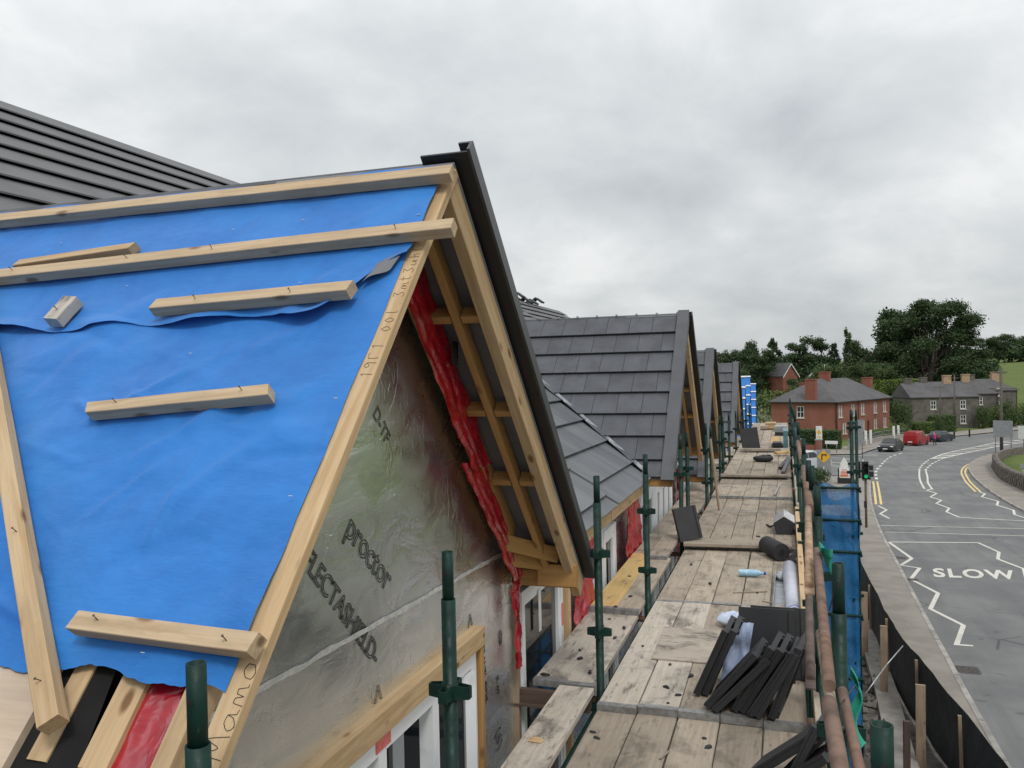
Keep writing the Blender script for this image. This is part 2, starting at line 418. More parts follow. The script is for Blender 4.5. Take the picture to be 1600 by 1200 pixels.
def resample(pts, step):
    P = [V((p[0], p[1], 0)) for p in pts]; Q = []
    n = len(P)
    for i in range(n-1):
        p0 = P[max(i-1, 0)]; p1 = P[i]; p2 = P[i+1]; p3 = P[min(i+2, n-1)]
        k = max(1, int((p2-p1).length/step))
        for j in range(k):
            t = j/k
            Q.append(.5*((2*p1)+(p2-p0)*t+(2*p0-5*p1+4*p2-p3)*t*t+(3*p1-p0-3*p2+p3)*t**3))
    return Q+[P[-1]]
LEFT = [(3.2,-30),(3.25,5),(3.35,14),(3.42,18.3),(3.5,21.4),(3.62,26),(3.85,33.8),(4.1,41.8),(4.65,51.6),(5.5,62),(6.2,69)]
LEFT2 = [(7.6,97),(9.6,105),(13.2,116.5),(16,123.6),(20,131),(25,138.5),(33,147),(42,160),(52,190),(60,225)]
RIGHT = [(11.5,-30),(11.7,5),(11.9,30),(12.0,44),(12.1,50.6),(12.25,54.9),(12.75,62.2),(13.8,72),(15.1,80.4),(16.5,86.5),(20.3,98.1),(26,110),(33,122),(42,138),(52,156),(62,186),(70,222)]
def ribbon_between(name, A, B, nrow, ncol, dz, mat):
    A = resample(A, 1.0); B = resample(B, 1.0)
    def pick(L, t):
        x = t*(len(L)-1); i = min(int(x), len(L)-2); return L[i].lerp(L[i+1], x-i)
    vs, fs = grid(ncol, nrow, lambda u, v: (lambda p: (p.x, p.y, gz(p.x, p.y)+dz))(pick(A, v).lerp(pick(B, v), u)))
    return MB().add(vs, fs, 0, True).build(name, mat)
road = ribbon_between('road', LEFT+[(7.4,83)]+LEFT2, RIGHT, 150, 10, .004, ASPH); road['kind'] = 'structure'
side = ribbon_between('side_road', [(6.9,69.5),(3,71.5),(-6,73.5),(-30,74),(-80,75)], [(8.4,97.5),(3,94),(-6,90),(-30,88),(-80,88)], 50, 8, 0.0, ASPH); side['kind'] = 'structure'
def pavement(name, inner, outer, parent=None):
    o = ribbon_between(name, inner, outer, 120, 5, .115, PAVE); o['kind'] = 'structure'; return o
pav_l = pavement('pavement', [(2.58,-30),(2.58,5),(2.6,30),(2.4,50),(2.2,64),(-2,69.5)], LEFT[:-1]+[(5.9,66.5),(5.2,69.4)])
pav_r = pavement('pavement_right', RIGHT, [(14.2,-30),(14.2,5),(14.3,30),(14.35,44),(14.45,56),(14.55,62),(14.9,68),(15.9,75),(17.6,84),(20.9,96),(25.2,106),(29,112),(36,123),(45,138),(55,156),(65,186),(73,222)])
pav_f = pavement('pavement_far', LEFT2, [(-30,90),(2,97),(5.4,101),(10.5,118),(13,126),(18,134),(22,141),(30,150),(39,163),(50,190)])
def kerbs(line, parent, side_, y0, y1, step=.915):
    Q = resample(line, .05); acc = 0; last = Q[0]; me = MB().bar(step-.012, .125, .27, .012).mesh('kerb_stone', KERB)
    start = None; d = 0
    prev = Q[0]
    marks = []
    for q in Q:
        d += (q-prev).length; prev = q
        if y0 <= q.y <= y1 and d >= step*len(marks) if marks else y0 <= q.y <= y1:
            if not marks: d = 0
            marks.append(q.copy())
    for a, b in zip(marks[:-1], marks[1:]):
        p0 = V((a.x, a.y, gz(a.x, a.y)-.008)); p1 = V((b.x, b.y, gz(b.x, b.y)-.008))
        m, L = frame_of(p0, p1); obj('kerb_stone', me, m, parent)
kerbs(LEFT, pav_l, 1, 10, 66); kerbs(RIGHT, pav_r, 1, 34, 96)
def stroke(name, pts, w, mat, dz=.010, step=.5, parent=None):
    """a painted line: mitred ribbon lying on the road"""
    P = []
    for a, b in zip(pts[:-1], pts[1:]):
        a = V((a[0], a[1])); b = V((b[0], b[1])); k = max(1, int((b-a).length/step))
        P += [a.lerp(b, i/k) for i in range(k)]
    P.append(V((pts[-1][0], pts[-1][1])))
    vs = []
    for i, p in enumerate(P):
        d0 = (p-P[i-1]).normalized() if i else (P[1]-p).normalized()
        d1 = (P[i+1]-p).normalized() if i < len(P)-1 else d0
        n0 = V((-d0.y, d0.x)); n1 = V((-d1.y, d1.x)); n = (n0+n1)
        n = n.normalized() if n.length > .05 else n0
        k = w/2/max(.45, n.dot(n0))
        for s in (1, -1):
            q = p+n*k*s; vs.append((q.x, q.y, gz(q.x, q.y)+dz))
    fs = [(2*i, 2*i+1, 2*i+3, 2*i+2) for i in range(len(P)-1)]
    return MB().add(vs, fs).build(name, mat, parent or road)
stroke('zigzag_line', [(6.3,38.9),(4.15,38.6),(4.55,34.9),(3.98,33.4),(4.55,33.0),(3.98,30.9),(4.5,28.9),(3.95,26.7),(4.5,25.0),(3.98,23.0),(4.35,23.0)][1:], .125, PAINT_W)
stroke('stop_line', [(4.15,38.66),(7.7,39.4)], .15, PAINT_W)
stroke('zigzag_line', [(7.7,39.4),(8.0,37.2),(7.62,35.6),(8.05,33.8),(7.6,31.5),(8.0,29.6),(7.6,27.4)], .125, PAINT_W)
stroke('crossing_line', [(4.35,43.6),(11.7,44.2)], .10, PAINT_W)
stroke('crossing_line', [(4.3,41.5),(11.7,41.9)], .10, PAINT_W)
stroke('stop_line', [(8.45,47.5),(11.75,46.7)], .15, PAINT_W)
stroke('zigzag_line', [(8.45,47.5),(8.2,49.6),(8.62,51.3),(8.3,53.4),(8.85,55.1),(8.5,56.8),(9.2,59.0),(8.9,60.8),(9.35,61.8)], .125, PAINT_W)
stroke('zigzag_line', [(11.7,46.9),(11.35,49.3),(11.75,51.2),(11.4,53.3),(11.9,55.3),(11.5,57.6),(12.05,59.4),(11.95,60.6)], .125, PAINT_W)
stroke('zigzag_line', [(5.0,51.6),(5.25,49.7),(4.75,48.0),(5.0,46.2)], .125, PAINT_W)
def smooth_stroke(name, pts, w, mat, **k): return stroke(name, [(q.x, q.y) for q in resample(pts, .8)], w, mat, **k)
cl = [(8.9,61.8),(9.35,66.5),(9.95,71.5),(10.8,77.5),(11.85,83.4),(13.6,91.2)]; cr_ = [(9.35,61.5),(9.75,66),(10.45,71),(11.3,77.6),(12.8,84.6),(15.0,92.6)]
smooth_stroke('centre_line', cl[:4], .13, PAINT_W); smooth_stroke('centre_line', cr_[:4], .13, PAINT_W)
def dashes(name, pts, w, mat, on, off):
    Q = resample(pts, .1); d = 0; cur = []; prev = Q[0]
    for q in Q:
        d += (q-prev).length; prev = q
        if d % (on+off) < on: cur.append((q.x, q.y))
        elif len(cur) > 2: stroke(name, cur, w, mat, step=1); cur = []
        else: cur = []
    if len(cur) > 2: stroke(name, cur, w, mat, step=1)
dashes('centre_dash', [(10.8,77.7),(11.85,83.4),(13.6,91.2)], .17, PAINT_W, 1.5, .9)
dashes('centre_dash', [(11.3,77.8),(12.8,84.6),(15.0,92.6)], .17, PAINT_W, 1.5, .9)
ha = [(13.9,92),(17.0,102),(22.8,115.0),(27.2,124),(33,131)]; hb = [(15.0,92.6),(17.9,99.8),(21.4,107.4),(25.7,116.5),(32,127)]
smooth_stroke('hatch_border', ha, .2, PAINT_W); smooth_stroke('hatch_border', hb, .2, PAINT_W)
A_, B_ = resample(ha, 1), resample(hb, 1)
for k in range(12):
    t = (k+.5)/12.0
    pa = A_[int(t*(len(A_)-1))]; pb = B_[min(len(B_)-1, int((t+.04)*(len(B_)-1)))]
    stroke('hatch_bar', [(pa.x, pa.y), (pb.x, pb.y)], .55, PAINT_W, dz=.008)
for o_ in (0, .28):
    smooth_stroke('yellow_line', [(11.75+o_,60.6),(12.3+o_,66),(12.75+o_,69.6),(13.75+o_,76.2),(14.95+o_,81.7),(16.0+o_,85.3)], .13, PAINT_Y)
    smooth_stroke('yellow_line', [(4.95+o_,52.2),(5.4+o_,57.5),(6.15+o_,66.6)], .13, PAINT_Y)
dashes('junction_dash', [(6.55,68.3),(7.2,75.5),(8.2,82.0),(9.5,89.7),(10.7,95.6),(12.4,101.5)], .2, PAINT_W, 1.6, 1.6)
stroke('give_way_line', [(4.5,95.5),(9.5,97.5)], .35, PAINT_W); stroke('give_way_line', [(5.6,90),(7.2,91.5)], .3, PAINT_W)
smooth_stroke('island_outline', [(-2,82),(3.6,80.5),(5.6,82.6),(4.6,85.6),(1,88),(-3,88.5)], .22, PAINT_W)
stroke('island_bar', [(-1,79),(3.5,76.5)], .3, PAINT_W); stroke('island_bar', [(0,84.5),(4.2,83)], .25, PAINT_W)
# SLOW on the near lane
me = text_mesh('SLOW', 1.0, PAINT_W, bold=.03, spacing=1.16)
xs = [v.co.x for v in me.vertices]; ys = [v.co.y for v in me.vertices]
x0, x1, y0, y1 = min(xs), max(xs), min(ys), max(ys)
for v in me.vertices:
    u = (v.co.x-x0)/(x1-x0); w_ = (v.co.y-y0)/(y1-y0)
    X = 4.78+2.62*u+.20*w_; Y = 31.45+1.65*w_+.30*u
    v.co = (X, Y, gz(X, Y)+.012)
obj('slow_lettering', me, I4, road)
IRON = plain('cast_iron', (.06,.052,.048), (.10,.085,.075), 12, .6, .5, .4, 60)
def cover(x, y, w, l):
    mb = MB(); z = gz(x, y)+.006
    for i in range(7): mb.box((x-w/2+i*w/7+.008, y-l/2, z), (x-w/2+(i+1)*w/7-.008, y+l/2, z+.012))
    mb.box((x-w/2-.03, y-l/2-.03, z-.01), (x+w/2+.03, y+l/2+.03, z+.004))
    mb.build('drain_grating', IRON, road)
cover(3.85, 20.9, .42, .5); cover(4.12, 34.9, .42, .45); cover(4.0, 30.8, .35, .35)


# ------------------------------------------------------------------ the terrace under construction
XW, XO, XE = -1.6, -1.2, -1.5        # wall face, outer verge, main eave
PM = .70                              # main roof rise per metre
def clip(poly, a, b, c):
    """keep the part of a 2-D polygon where a*u+b*v+c >= 0"""
    o = []
    for i in range(len(poly)):
        p, q = poly[i], poly[(i+1) % len(poly)]
        fp = a*p[0]+b*p[1]+c; fq = a*q[0]+b*q[1]+c
        if fp >= 0: o.append(p)
        if fp*fq < 0:
            t = fp/(fp-fq); o.append((p[0]+(q[0]-p[0])*t, p[1]+(q[1]-p[1])*t))
    return o
def lines_of(region):
    """half-planes of a convex polygon"""
    cx = sum(p[0] for p in region)/len(region); cy = sum(p[1] for p in region)/len(region); L = []
    for i in range(len(region)):
        p, q = region[i], region[(i+1) % len(region)]
        a, b = -(q[1]-p[1]), q[0]-p[0]; c = -(a*p[0]+b*p[1])
        if a*cx+b*cy+c < 0: a, b, c = -a, -b, -c
        L.append((a, b, c))
    return L
TILE_CACHE = {}
TILE_UP = plain('charcoal_tile', (.112,.114,.120), (.088,.090,.096), 2.0, .62, rand=.1, bmp=.2, bscale=80)
def lay_tiles(parent, o, ud, vd, nd, region, mat, tw=.30, g=.345, base=.012, name='roof_tile', u_off=0.0, vstart=0.0, jitter=.0015):
    ls = lines_of(region); us = [p[0] for p in region]; vs_ = [p[1] for p in region]
    nrow = int(math.ceil((max(vs_)-vstart)/g))
    for r in range(nrow):
        v0 = vstart+r*g; v1 = v0+g
        k0 = int(math.floor(min(us)/tw))-1; k1 = int(math.ceil(max(us)/tw))+1
        for k in range(k0, k1):
            u0 = k*tw+(tw/2 if r % 2 else 0)+u_off; u1 = u0+tw-.005
            full = [(u0, v0-.02), (u1, v0-.02), (u1, v1), (u0, v1)]
            pl = full
            for a, b, c in ls:
                pl = clip(pl, a, b, c)
                if len(pl) < 3: break
            if len(pl) < 3: continue
            ar = abs(sum(pl[i][0]*pl[(i+1) % len(pl)][1]-pl[(i+1) % len(pl)][0]*pl[i][1] for i in range(len(pl))))/2
            if ar < .006: continue
            key = (mat.name, g, tw) if abs(ar-(tw-.005)*(g+.02)) < 1e-4 else None
            me = TILE_CACHE.get(key) if key else None
            if me is None:
                hh = lambda v: base+.036*((v-v0)/g)
                top = [(u-u0, v-v0, hh(v)) for u, v in pl]; bot = [(u-u0, v-v0, hh(v)-.017) for u, v in pl]; n = len(pl)
                me = MB().add(bot+top, [tuple(range(n-1, -1, -1)), tuple(range(n, 2*n))]+[(i, (i+1) % n, n+(i+1) % n, n+i) for i in range(n)]).mesh(name, mat)
                if key: TILE_CACHE[key] = me
            m = axes(V(o)+V(ud)*u0+V(vd)*v0+V(nd)*rnd.uniform(0, jitter), V(ud), V(vd), V(nd))
            obj(name, me, m, parent)
def course_strips(parent, y0, y1, xtop, xbot, ze, n):
    """far upper slope: whole courses, each a real overlapping step"""
    for k in range(n):
        xa = xtop+(xbot-xtop)*k/n; xb = xtop+(xbot-xtop)*(k+1)/n
        za = ze+PM*(XE-xa); zb = ze+PM*(XE-xb)
        mb = MB(); xb += .03; zb -= .021; mb.add([(xa-.02,y0,za+.0),(xb,y0,zb+.036),(xb,y0,zb+.050),(xa-.02,y0,za+.014),(xa-.02,y1,za+.0),(xb,y1,zb+.036),(xb,y1,zb+.050),(xa-.02,y1,za+.014)],
               [(0,1,2,3),(7,6,5,4),(0,4,5,1),(1,5,6,2),(2,6,7,3),(3,7,4,0)])
        mb.build('tile_course', TILE_UP, parent)
def window(house, y0, y1, z0, z1, x=XW, cols=2, openers=(), fr=.075, surround=True):
    """white frame standing in the opening, each sash and pane its own piece; local X = Y axis of the street"""
    mb = MB(); xf = x+.03; d = .07
    mb.box((xf-d, y0, z0), (xf, y1, z0+fr)); mb.box((xf-d, y0, z1-fr), (xf, y1, z1))
    mb.box((xf-d, y0, z0+fr), (xf, y0+fr, z1-fr)); mb.box((xf-d, y1-fr, z0+fr), (xf, y1, z1-fr))
    w = (y1-y0)/cols
    for i in range(1, cols): mb.box((xf-d, y0+i*w-fr/2, z0+fr), (xf, y0+i*w+fr/2, z1-fr))
    f = mb.build('window', UPVC, house)
    for i in range(cols):
        a = y0+i*w+fr*.8; b = y0+(i+1)*w-fr*.8
        if i in openers: continue
        s = .05; xs_ = xf-.012
        q = MB(); q.box((xs_-.05, a, z0+fr), (xs_, b, z0+fr+s)); q.box((xs_-.05, a, z1-fr-s), (xs_, b, z1-fr)); q.box((xs_-.05, a, z0+fr+s), (xs_, a+s, z1-fr-s)); q.box((xs_-.05, b-s, z0+fr+s), (xs_, b, z1-fr-s))
        q.build('sash', UPVC, f)
        MB().box((xs_-.035, a+s-.003, z0+fr+s-.003), (xs_-.022, b-s+.003, z1-fr-s+.003)).build('pane', GLASS, f)
    return f
def facade(house, y0, y1, zb, ztop, holes, mat, name='wall', x=XW, amp=.004, step=.09, top=None, th=.12):
    """wall skin with real openings and crumpled wrap; top(y) bends the head to a gable"""
    ys = sorted(set([round(v, 3) for v in rng(y0, y1, step)]+[h[0] for h in holes]+[h[1] for h in holes]))
    zt = ztop if top is None else max(top(y) for y in ys)
    zs = sorted(set([round(v, 3) for v in rng(zb, zt, step)]+[h[2] for h in holes]+[h[3] for h in holes]))
    zs = [z for z in zs if z <= zt+1e-6]
    tf = top or (lambda y: ztop)
    vs = []; idx = {}
    def vert(i, j):
        y = ys[i]; z = min(zs[j], tf(y)); k = (i, round(z, 4))
        if k not in idx:
            idx[k] = len(vs); vs.append((x+amp*fbm(y*3.1, z*6.0, 1.7)+amp*.6*abs(fbm(y*9+z*5, z*8, 4.1, 3)), y, z))
        return idx[k]
    fs = []
    for i in range(len(ys)-1):
        for j in range(len(zs)-1):
            cy = (ys[i]+ys[i+1])/2; cz = (zs[j]+zs[j+1])/2
            if any(h[0] < cy < h[1] and h[2] < cz < h[3] for h in holes): continue
            if zs[j] >= max(tf(ys[i]), tf(ys[i+1])): continue
            q = [vert(i, j), vert(i+1, j), vert(i+1, j+1), vert(i, j+1)]
            q = [a for n, a in enumerate(q) if a not in q[:n]]
            if len(q) >= 3: fs.append(q)
    mb = MB().add(vs, fs, 0, True)
    for h in holes:       # reveals
        a, b, c, d_ = h
        mb.add([(x+.002,a,c),(x+.002,a,d_),(x-th,a,d_),(x-th,a,c)], [(0,1,2,3)], 0); mb.add([(x+.002,b,c),(x+.002,b,d_),(x-th,b,d_),(x-th,b,c)], [(3,2,1,0)], 0)
        mb.add([(x+.002,a,c),(x+.002,b,c),(x-th,b,c),(x-th,a,c)], [(3,2,1,0)], 0); mb.add([(x+.002,a,d_),(x+.002,b,d_),(x-th,b,d_),(x-th,a,d_)], [(0,1,2,3)], 0)
    return mb.build(name, mat, house)
def crumple(name, pts, w, mat, parent, seg=60, across=10, amp=.03, seed=0.0, out=(1, 0, 0), wdir=(0, 1, 0), wfn=None):
    """a hanging strip of thin sheet following pts, pleated along its length"""
    P = [V(p) for p in pts]; L = [0]
    for a, b in zip(P[:-1], P[1:]): L.append(L[-1]+(b-a).length)
    def at(t):
        d = t*L[-1]
        for i in range(len(P)-1):
            if d <= L[i+1]+1e-9: return P[i].lerp(P[i+1], (d-L[i])/max(1e-6, L[i+1]-L[i]))
        return P[-1]
    out = V(out); wd = V(wdir)
    def fn(u, v):
        p = at(v); ww = (wfn(v) if wfn else w)*(1+.25*fbm(v*4, seed, 2.2))
        k = amp*(math.sin(u*19+4*fbm(v*2.6, seed, .3)+seed)*.6+.9*abs(fbm(u*5+seed, v*6, 1.1)))
        return p+wd*((u-.5)*ww+.03*fbm(v*3.5, u*1.5, seed+7))+out*(k+amp*.6)
    vs, fs = grid(across, seg, fn)
    return MB().add(vs, fs, 0, True).build(name, mat, parent)
def slope_panel(name, pts, nd, t0, t1, mat, parent):
    nd = V(nd); mb = MB()
    return mb.poly([V(p)+nd*t0 for p in pts], nd*(t1-t0)).build(name, mat, parent)
def ladder(house, yc, za, t, ze, side_=1, detail=True, x_in=XW+.02):
    """open verge ladder under the far slope: rafters, noggins and the grey underlay seen from below"""
    p = math.atan(t); c, s = math.cos(p), math.sin(p); vd = V((0, side_*c, -s)); nd = V((0, side_*s, c))
    Ls = (za-ze)/s+.16
    A = V((0, yc, za))
    def at(x, v, n): return V((x, 0, 0))+A+vd*v+nd*n
    beam('verge_rafter', at(XO-.03, .03, -.075), at(XO-.03, Ls, -.075), .055, .115, W_NEW, house, up=nd, n=4, wob=.001)
    beam('verge_rafter', at(XO-.17, .06, -.085), at(XO-.17, Ls-.10, -.085), .038, .07, W_ORA, house, up=nd, n=3, wob=.001)
    beam('wall_rafter', at(x_in+.05, .06, -.10), at(x_in+.05, Ls-.55, -.09), .055, .11, W_ORA, house, up=nd)
    for v in ([.68, 1.28, 1.82] if detail else [.9, 1.7]):
        beam('noggin', at(x_in+.08, v, -.08), at(XO-.195, v, -.08), .04, .07, W_ORA, house, up=nd); beam('noggin', at(XO-.145, v+.002, -.08), at(XO-.06, v+.002, -.08), .04, .07, W_ORA, house, up=nd)
    slope_panel('underlay_panel', [at(XW-.4, -.02, 0), at(XO, -.02, 0), at(XO, Ls, 0), at(XW-.4, Ls, 0)], nd, -.020, -.004, SOFF, house)
    return at, vd, nd, Ls
def verge_trim(house, at, nd, Ls, v0=-.17, cap=False):
    me = MB(); fl = MB()
    def bx(x0, x1, n0, n1, va, vb, tgt=me):
        P = [at(x, v, n) for v in (va, vb) for x in (x0, x1) for n in (n0, n1)]
        tgt.add(P, [(0,1,3,2),(4,6,7,5),(0,2,6,4),(1,5,7,3),(0,4,5,1),(2,3,7,6)])
    if cap:
        bx(XO-.11, XO+.035, .040, .062, v0, Ls); bx(XO+.018, XO+.034, -.05, .040, v0, Ls)
        return me.build('verge_cap', TRIM2, house)
    bx(XO-.14, XO+.058, .012, .022, v0+.012, Ls+.02, fl); bx(XO+.058, XO+.070, .012, .072, v0, Ls+.03); bx(XO+.010, XO+.059, .062, .072, v0, Ls+.03)
    o = me.build('verge_trim', TRIM, house); fl.build('trim_flange', TRIMB, o); return o
def house_shell(house, y0, y1, ze, xr=-7.0, ridge=True):
    """roof carcass, back slope and dark inside so that openings look into a closed house"""
    zr = ze+PM*(XE-xr); mb = MB()
    xc = XW-.42; zx = ze+PM*(XE-xc)
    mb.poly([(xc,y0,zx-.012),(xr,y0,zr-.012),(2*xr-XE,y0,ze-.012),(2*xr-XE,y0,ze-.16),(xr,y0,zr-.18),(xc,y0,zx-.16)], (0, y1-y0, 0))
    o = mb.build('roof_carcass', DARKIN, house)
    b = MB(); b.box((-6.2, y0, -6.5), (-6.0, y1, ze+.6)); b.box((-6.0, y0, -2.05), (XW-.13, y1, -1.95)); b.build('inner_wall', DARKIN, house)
def dormer_roof(house, yc, za, tl, tr, ze, solid=True):
    """carcass under both dormer slopes back to the valley"""
    Yl = yc-(za-ze)/tl; Yr = yc+(za-ze)/tr; xv = XE-(za-ze)/PM
    mb = MB()
    x1 = XW-.30
    for (yy, t) in ((Yl, tl), (Yr, tr)):
        mb.poly([(x1, yc, za-.03), (x1, yy, ze-.03), (XE-.02, yy, ze-.03), (xv, yc, za-.03)], (0, 0, -.03))
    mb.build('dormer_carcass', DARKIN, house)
    return Yl, Yr, xv

# ---- house one: blue membrane, silver foil gable
H1 = thing('gable_house', (-3, 3, -4.6), 'nearest gable house with blue roof membrane, loose battens and silver foil wall', 'house', 'gabled houses of the terrace under construction')
YC, ZA, TL, TR, ZE = 3.0, 2.745, 1.12, 1.045, .78
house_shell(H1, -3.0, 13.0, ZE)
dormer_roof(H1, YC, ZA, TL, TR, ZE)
pl = math.atan(TL); cl_, sl_ = math.cos(pl), math.sin(pl)
VL = V((0, -cl_, -sl_)); NL = V((0, -sl_, cl_)); UL = V((-1, 0, 0)); A1 = V((XO, YC, ZA))
def onl(x, v, n=0.0): return V((x, YC, ZA))+VL*v+NL*n
def v_at_y(y): return (YC-y)/cl_
def valley_x(z, ze=ZE): return XE-(z-ze)/PM
holes = [(1.9, 4.08, -.95, .50), (4.86, 5.86, -1.1, .60), (6.90, 7.28, -1.1, .56)]
gw = facade(H1, .78, 7.3, -5.2, .70, holes, FOIL, 'foil_wall', top=lambda y: max(.70, min(ZA-.10-TL*(YC-y), ZA-.10-TR*(y-YC))), step=.06, amp=.0012)
# shiny taped seam and lettering on the foil
def on_wall(y, z, e=.012): return (XW+e, y, z)
vs, fs = grid(70, 1, lambda u, v: (XW+.006+.002*math.sin(u*40), 1.95+2.72*u, .955-.035*u*2.2+.006*fbm(u*14, 0, 2)+(.011+.006*fbm(u*22, 3, 1))*(v*2-1)))
MB().add(vs, fs, 0, True).build('seam_tape', TAPE, gw)
def wall_text(body, y, z, ang, size, outline=.0022, spacing=1.0, shear=0.0, sx=1.0):
    me = text_mesh(body, size, INK, outline=outline, spacing=spacing, shear=shear, bold=.0)
    a = math.radians(ang); ex = V((0, math.cos(a), math.sin(a))); ey = V((0, -math.sin(a), math.cos(a))); ez = V((1, 0, 0))
    o = obj('lettering', me, axes(V((XW+.0026, y, z)), ex*sx, ey, ez), gw); return o
wall_text('proctor', 2.775, 1.34, -43, .152, .0017, .95)
wall_text('REFLECTASHIELD-', 2.395, 1.375, -46, .112, .0017, .95)
wall_text('D-TF', 3.02, 1.78, -50, .085, .0013, .98)
wall_text('^', 2.98, .56, 0, .16, .0012); wall_text('^', 4.02, .56, 0, .16, .0012)
wall_text('0', 4.50, .36, 0, .12, .0015); wall_text('(6)', 4.42, -.10, -80, .12, .0013)
wall_text('TRAVEL SIDE', 4.22, .46, -84, .060, .0012); wall_text('R 49', 4.44, .20, -84, .06, .0012)
# timber surround and windows
beam('lintel', (XW+.02, 1.78, .545), (XW+.02, 4.12, .545), .08, .10, W_NEW, H1, n=4, wob=.001)
beam('jamb', (XW+.018, 4.10, .493), (XW+.018, 4.10, -1.0), .045, .07, W_ORA, H1, up=(1, 0, 0))
beam('jamb', (XW+.005, 4.79, .64), (XW+.005, 4.79, -1.6), .045, .05, W_POST, H1, up=(1, 0, 0))
beam('jamb', (XW+.02, 5.92, .60), (XW+.02, 5.92, -1.6), .06, .09, W_NEW, H1, up=(1, 0, 0))
win1 = window(H1, 1.92, 4.06, -.93, .48, cols=4, openers=(0, 1, 2, 3), fr=.07)
def open_sash(y_hinge, z0, z1, w, ang, sgn):
    m = M.Translation(V((XW+.04, y_hinge, z0))) @ M.Rotation(R_(ang), 4, 'Z')
    h = z1-z0; s = .06; mb = MB()
    a, b = (0, sgn*w) if sgn > 0 else (sgn*w, 0)
    mb.box((-.03, a, 0), (.03, b, s)); mb.box((-.03, a, h-s), (.03, b, h)); mb.box((-.03, a, s), (.03, a+s, h-s)); mb.box((-.03, b-s, s), (.03, b, h-s))
    f = obj('opened_sash', mb.mesh('opened_sash', UPVC), m, win1)
    obj('pane', MB().box((-.008, a+s-.004, s-.004), (.008, b-s+.004, h-s+.004)).mesh('pane', GLASS), m, f)
open_sash(3.98, -.86, .40, .46, -42, -1)
open_sash(2.94, -.86, .16, .44, -38, -1)
beam('inner_stud', (XW-.5, 3.3, -.9), (XW-.5, 3.3, .5), .06, .09, W_ORA, H1, up=(1, 0, 0))
MB().box((XW+.0305, 2.93, .425), (XW+.033, 3.06, .472)).build('sticker', LABELR, win1)
w2 = window(H1, 4.87, 5.85, -1.08, .58, cols=1, fr=.055); window(H1, 6.92, 7.26, -1.08, .54, cols=1)
MB().box((XW+.0235, 5.24, .22), (XW+.026, 5.30, .50)).build('sticker', LABELW, w2)
MB().box((XW+.0305, 5.80, .10), (XW+.033, 5.845, .26)).build('sticker', LABELR, w2)
# roof membrane in two lapped sheets, wrinkled
rc = random.Random(21); CREASES = []
for k in range(26):
    ax = rc.uniform(-2.6, -1.4); av = rc.uniform(.7, 1.9); an = rc.choice([-.9, -.7, .6, .3, -1.1])+rc.gauss(0, .2); l_ = rc.uniform(.15, .55)
    CREASES.append((ax, av, ax+l_*math.cos(an), av+l_*math.sin(an), rc.uniform(.004, .013)*rc.choice([1, 1, -1]), rc.uniform(.012, .035)))
def wr(x, v, k=0.0):
    d = x*.8+v*1.1
    cs = 0
    for (ax, av, bx_, bv, h_, w_) in CREASES:
        dx, dv = bx_-ax, bv-av; L2 = dx*dx+dv*dv; t = ((x-ax)*dx+(v-av)*dv)/L2
        if -.1 < t < 1.1:
            q = abs((x-ax)*dv-(v-av)*dx)/math.sqrt(L2)/w_
            if q < 3: cs += h_*math.exp(-q*q)*max(0, 1-abs(2*t-1)**4)
    return cs+.010*fbm(x*1.3, v*1.6, 5.0+k)+.024*max(0, fbm(d*1.7, (x-v)*.5, 8.1+k))**1.2+.004*fbm(x*4, v*4, k)
def membrane(name, v0, v1f, n0, xr, k, nu=150, nv=70, lift=None):
    def fn(a, b):
        xl = 0
        v = v0+(v1f(a)-v0)*b
        z = ZA-v*sl_; xl = valley_x(z)+.06
        x = xl+(xr(v)-xl)*a
        n = n0+wr(x, v, k)+(lift(a, b) if lift else 0)
        return onl(x, v, max(.004, n))
    vs, fs = grid(nu, nv, fn); return MB().add(vs, fs, 0, True).build(name, BLUE, H1)
membrane('roof_membrane', .42, lambda a: v_at_y(1.62)+.03*fbm(a*4, 1, 2)+.02*math.sin(a*9), .008, lambda v: -1.250-.006*fbm(v*3, 1, 1), 1.0, nv=130)
def vedge(a):
    base = .838+.012*math.sin(a*23)+.02*fbm(a*6, 2, 3)
    return base-.28*smooth(.86, 1.0, a)
membrane('roof_membrane', .015, vedge, .020, lambda v: -1.232+.0*v, 4.0, lift=lambda a, b: .018*smooth(.9, 1, b)*(1+.8*math.sin(a*31)))
vs, fs = grid(10, 6, lambda a, b: onl(-1.335+.085*a-.03*b, .52+.10*b+.07*(1-a), .030+.008*math.sin(a*5)*b))
MB().add(vs, fs, 0, True).build('torn_flap', SOFF, H1)
# membrane and valley board on the main slope left of the dormer
def on_main(x, y, n=0.0): return V((x, y, ZE+PM*(XE-x)))+V((.573, 0, .819))*n
vs, fs = grid(40, 50, lambda a, b: on_main(-2.02-2.6*b, -1.0+a*(YC+1.0-(ZA-(ZE+PM*(XE+2.02+2.6*b)))/TL-.02), .008+.012*fbm(a*4, b*5, 3)))
MB().add(vs, fs, 0, True).build('roof_membrane', BLUE, H1)
slope_panel('valley_board', [onl(-1.768, v_at_y(1.68)), onl(-2.45, v_at_y(1.68)), onl(-2.45, 2.6), onl(-1.768, 2.6)], NL, -.022, .002, W_PLY, H1)
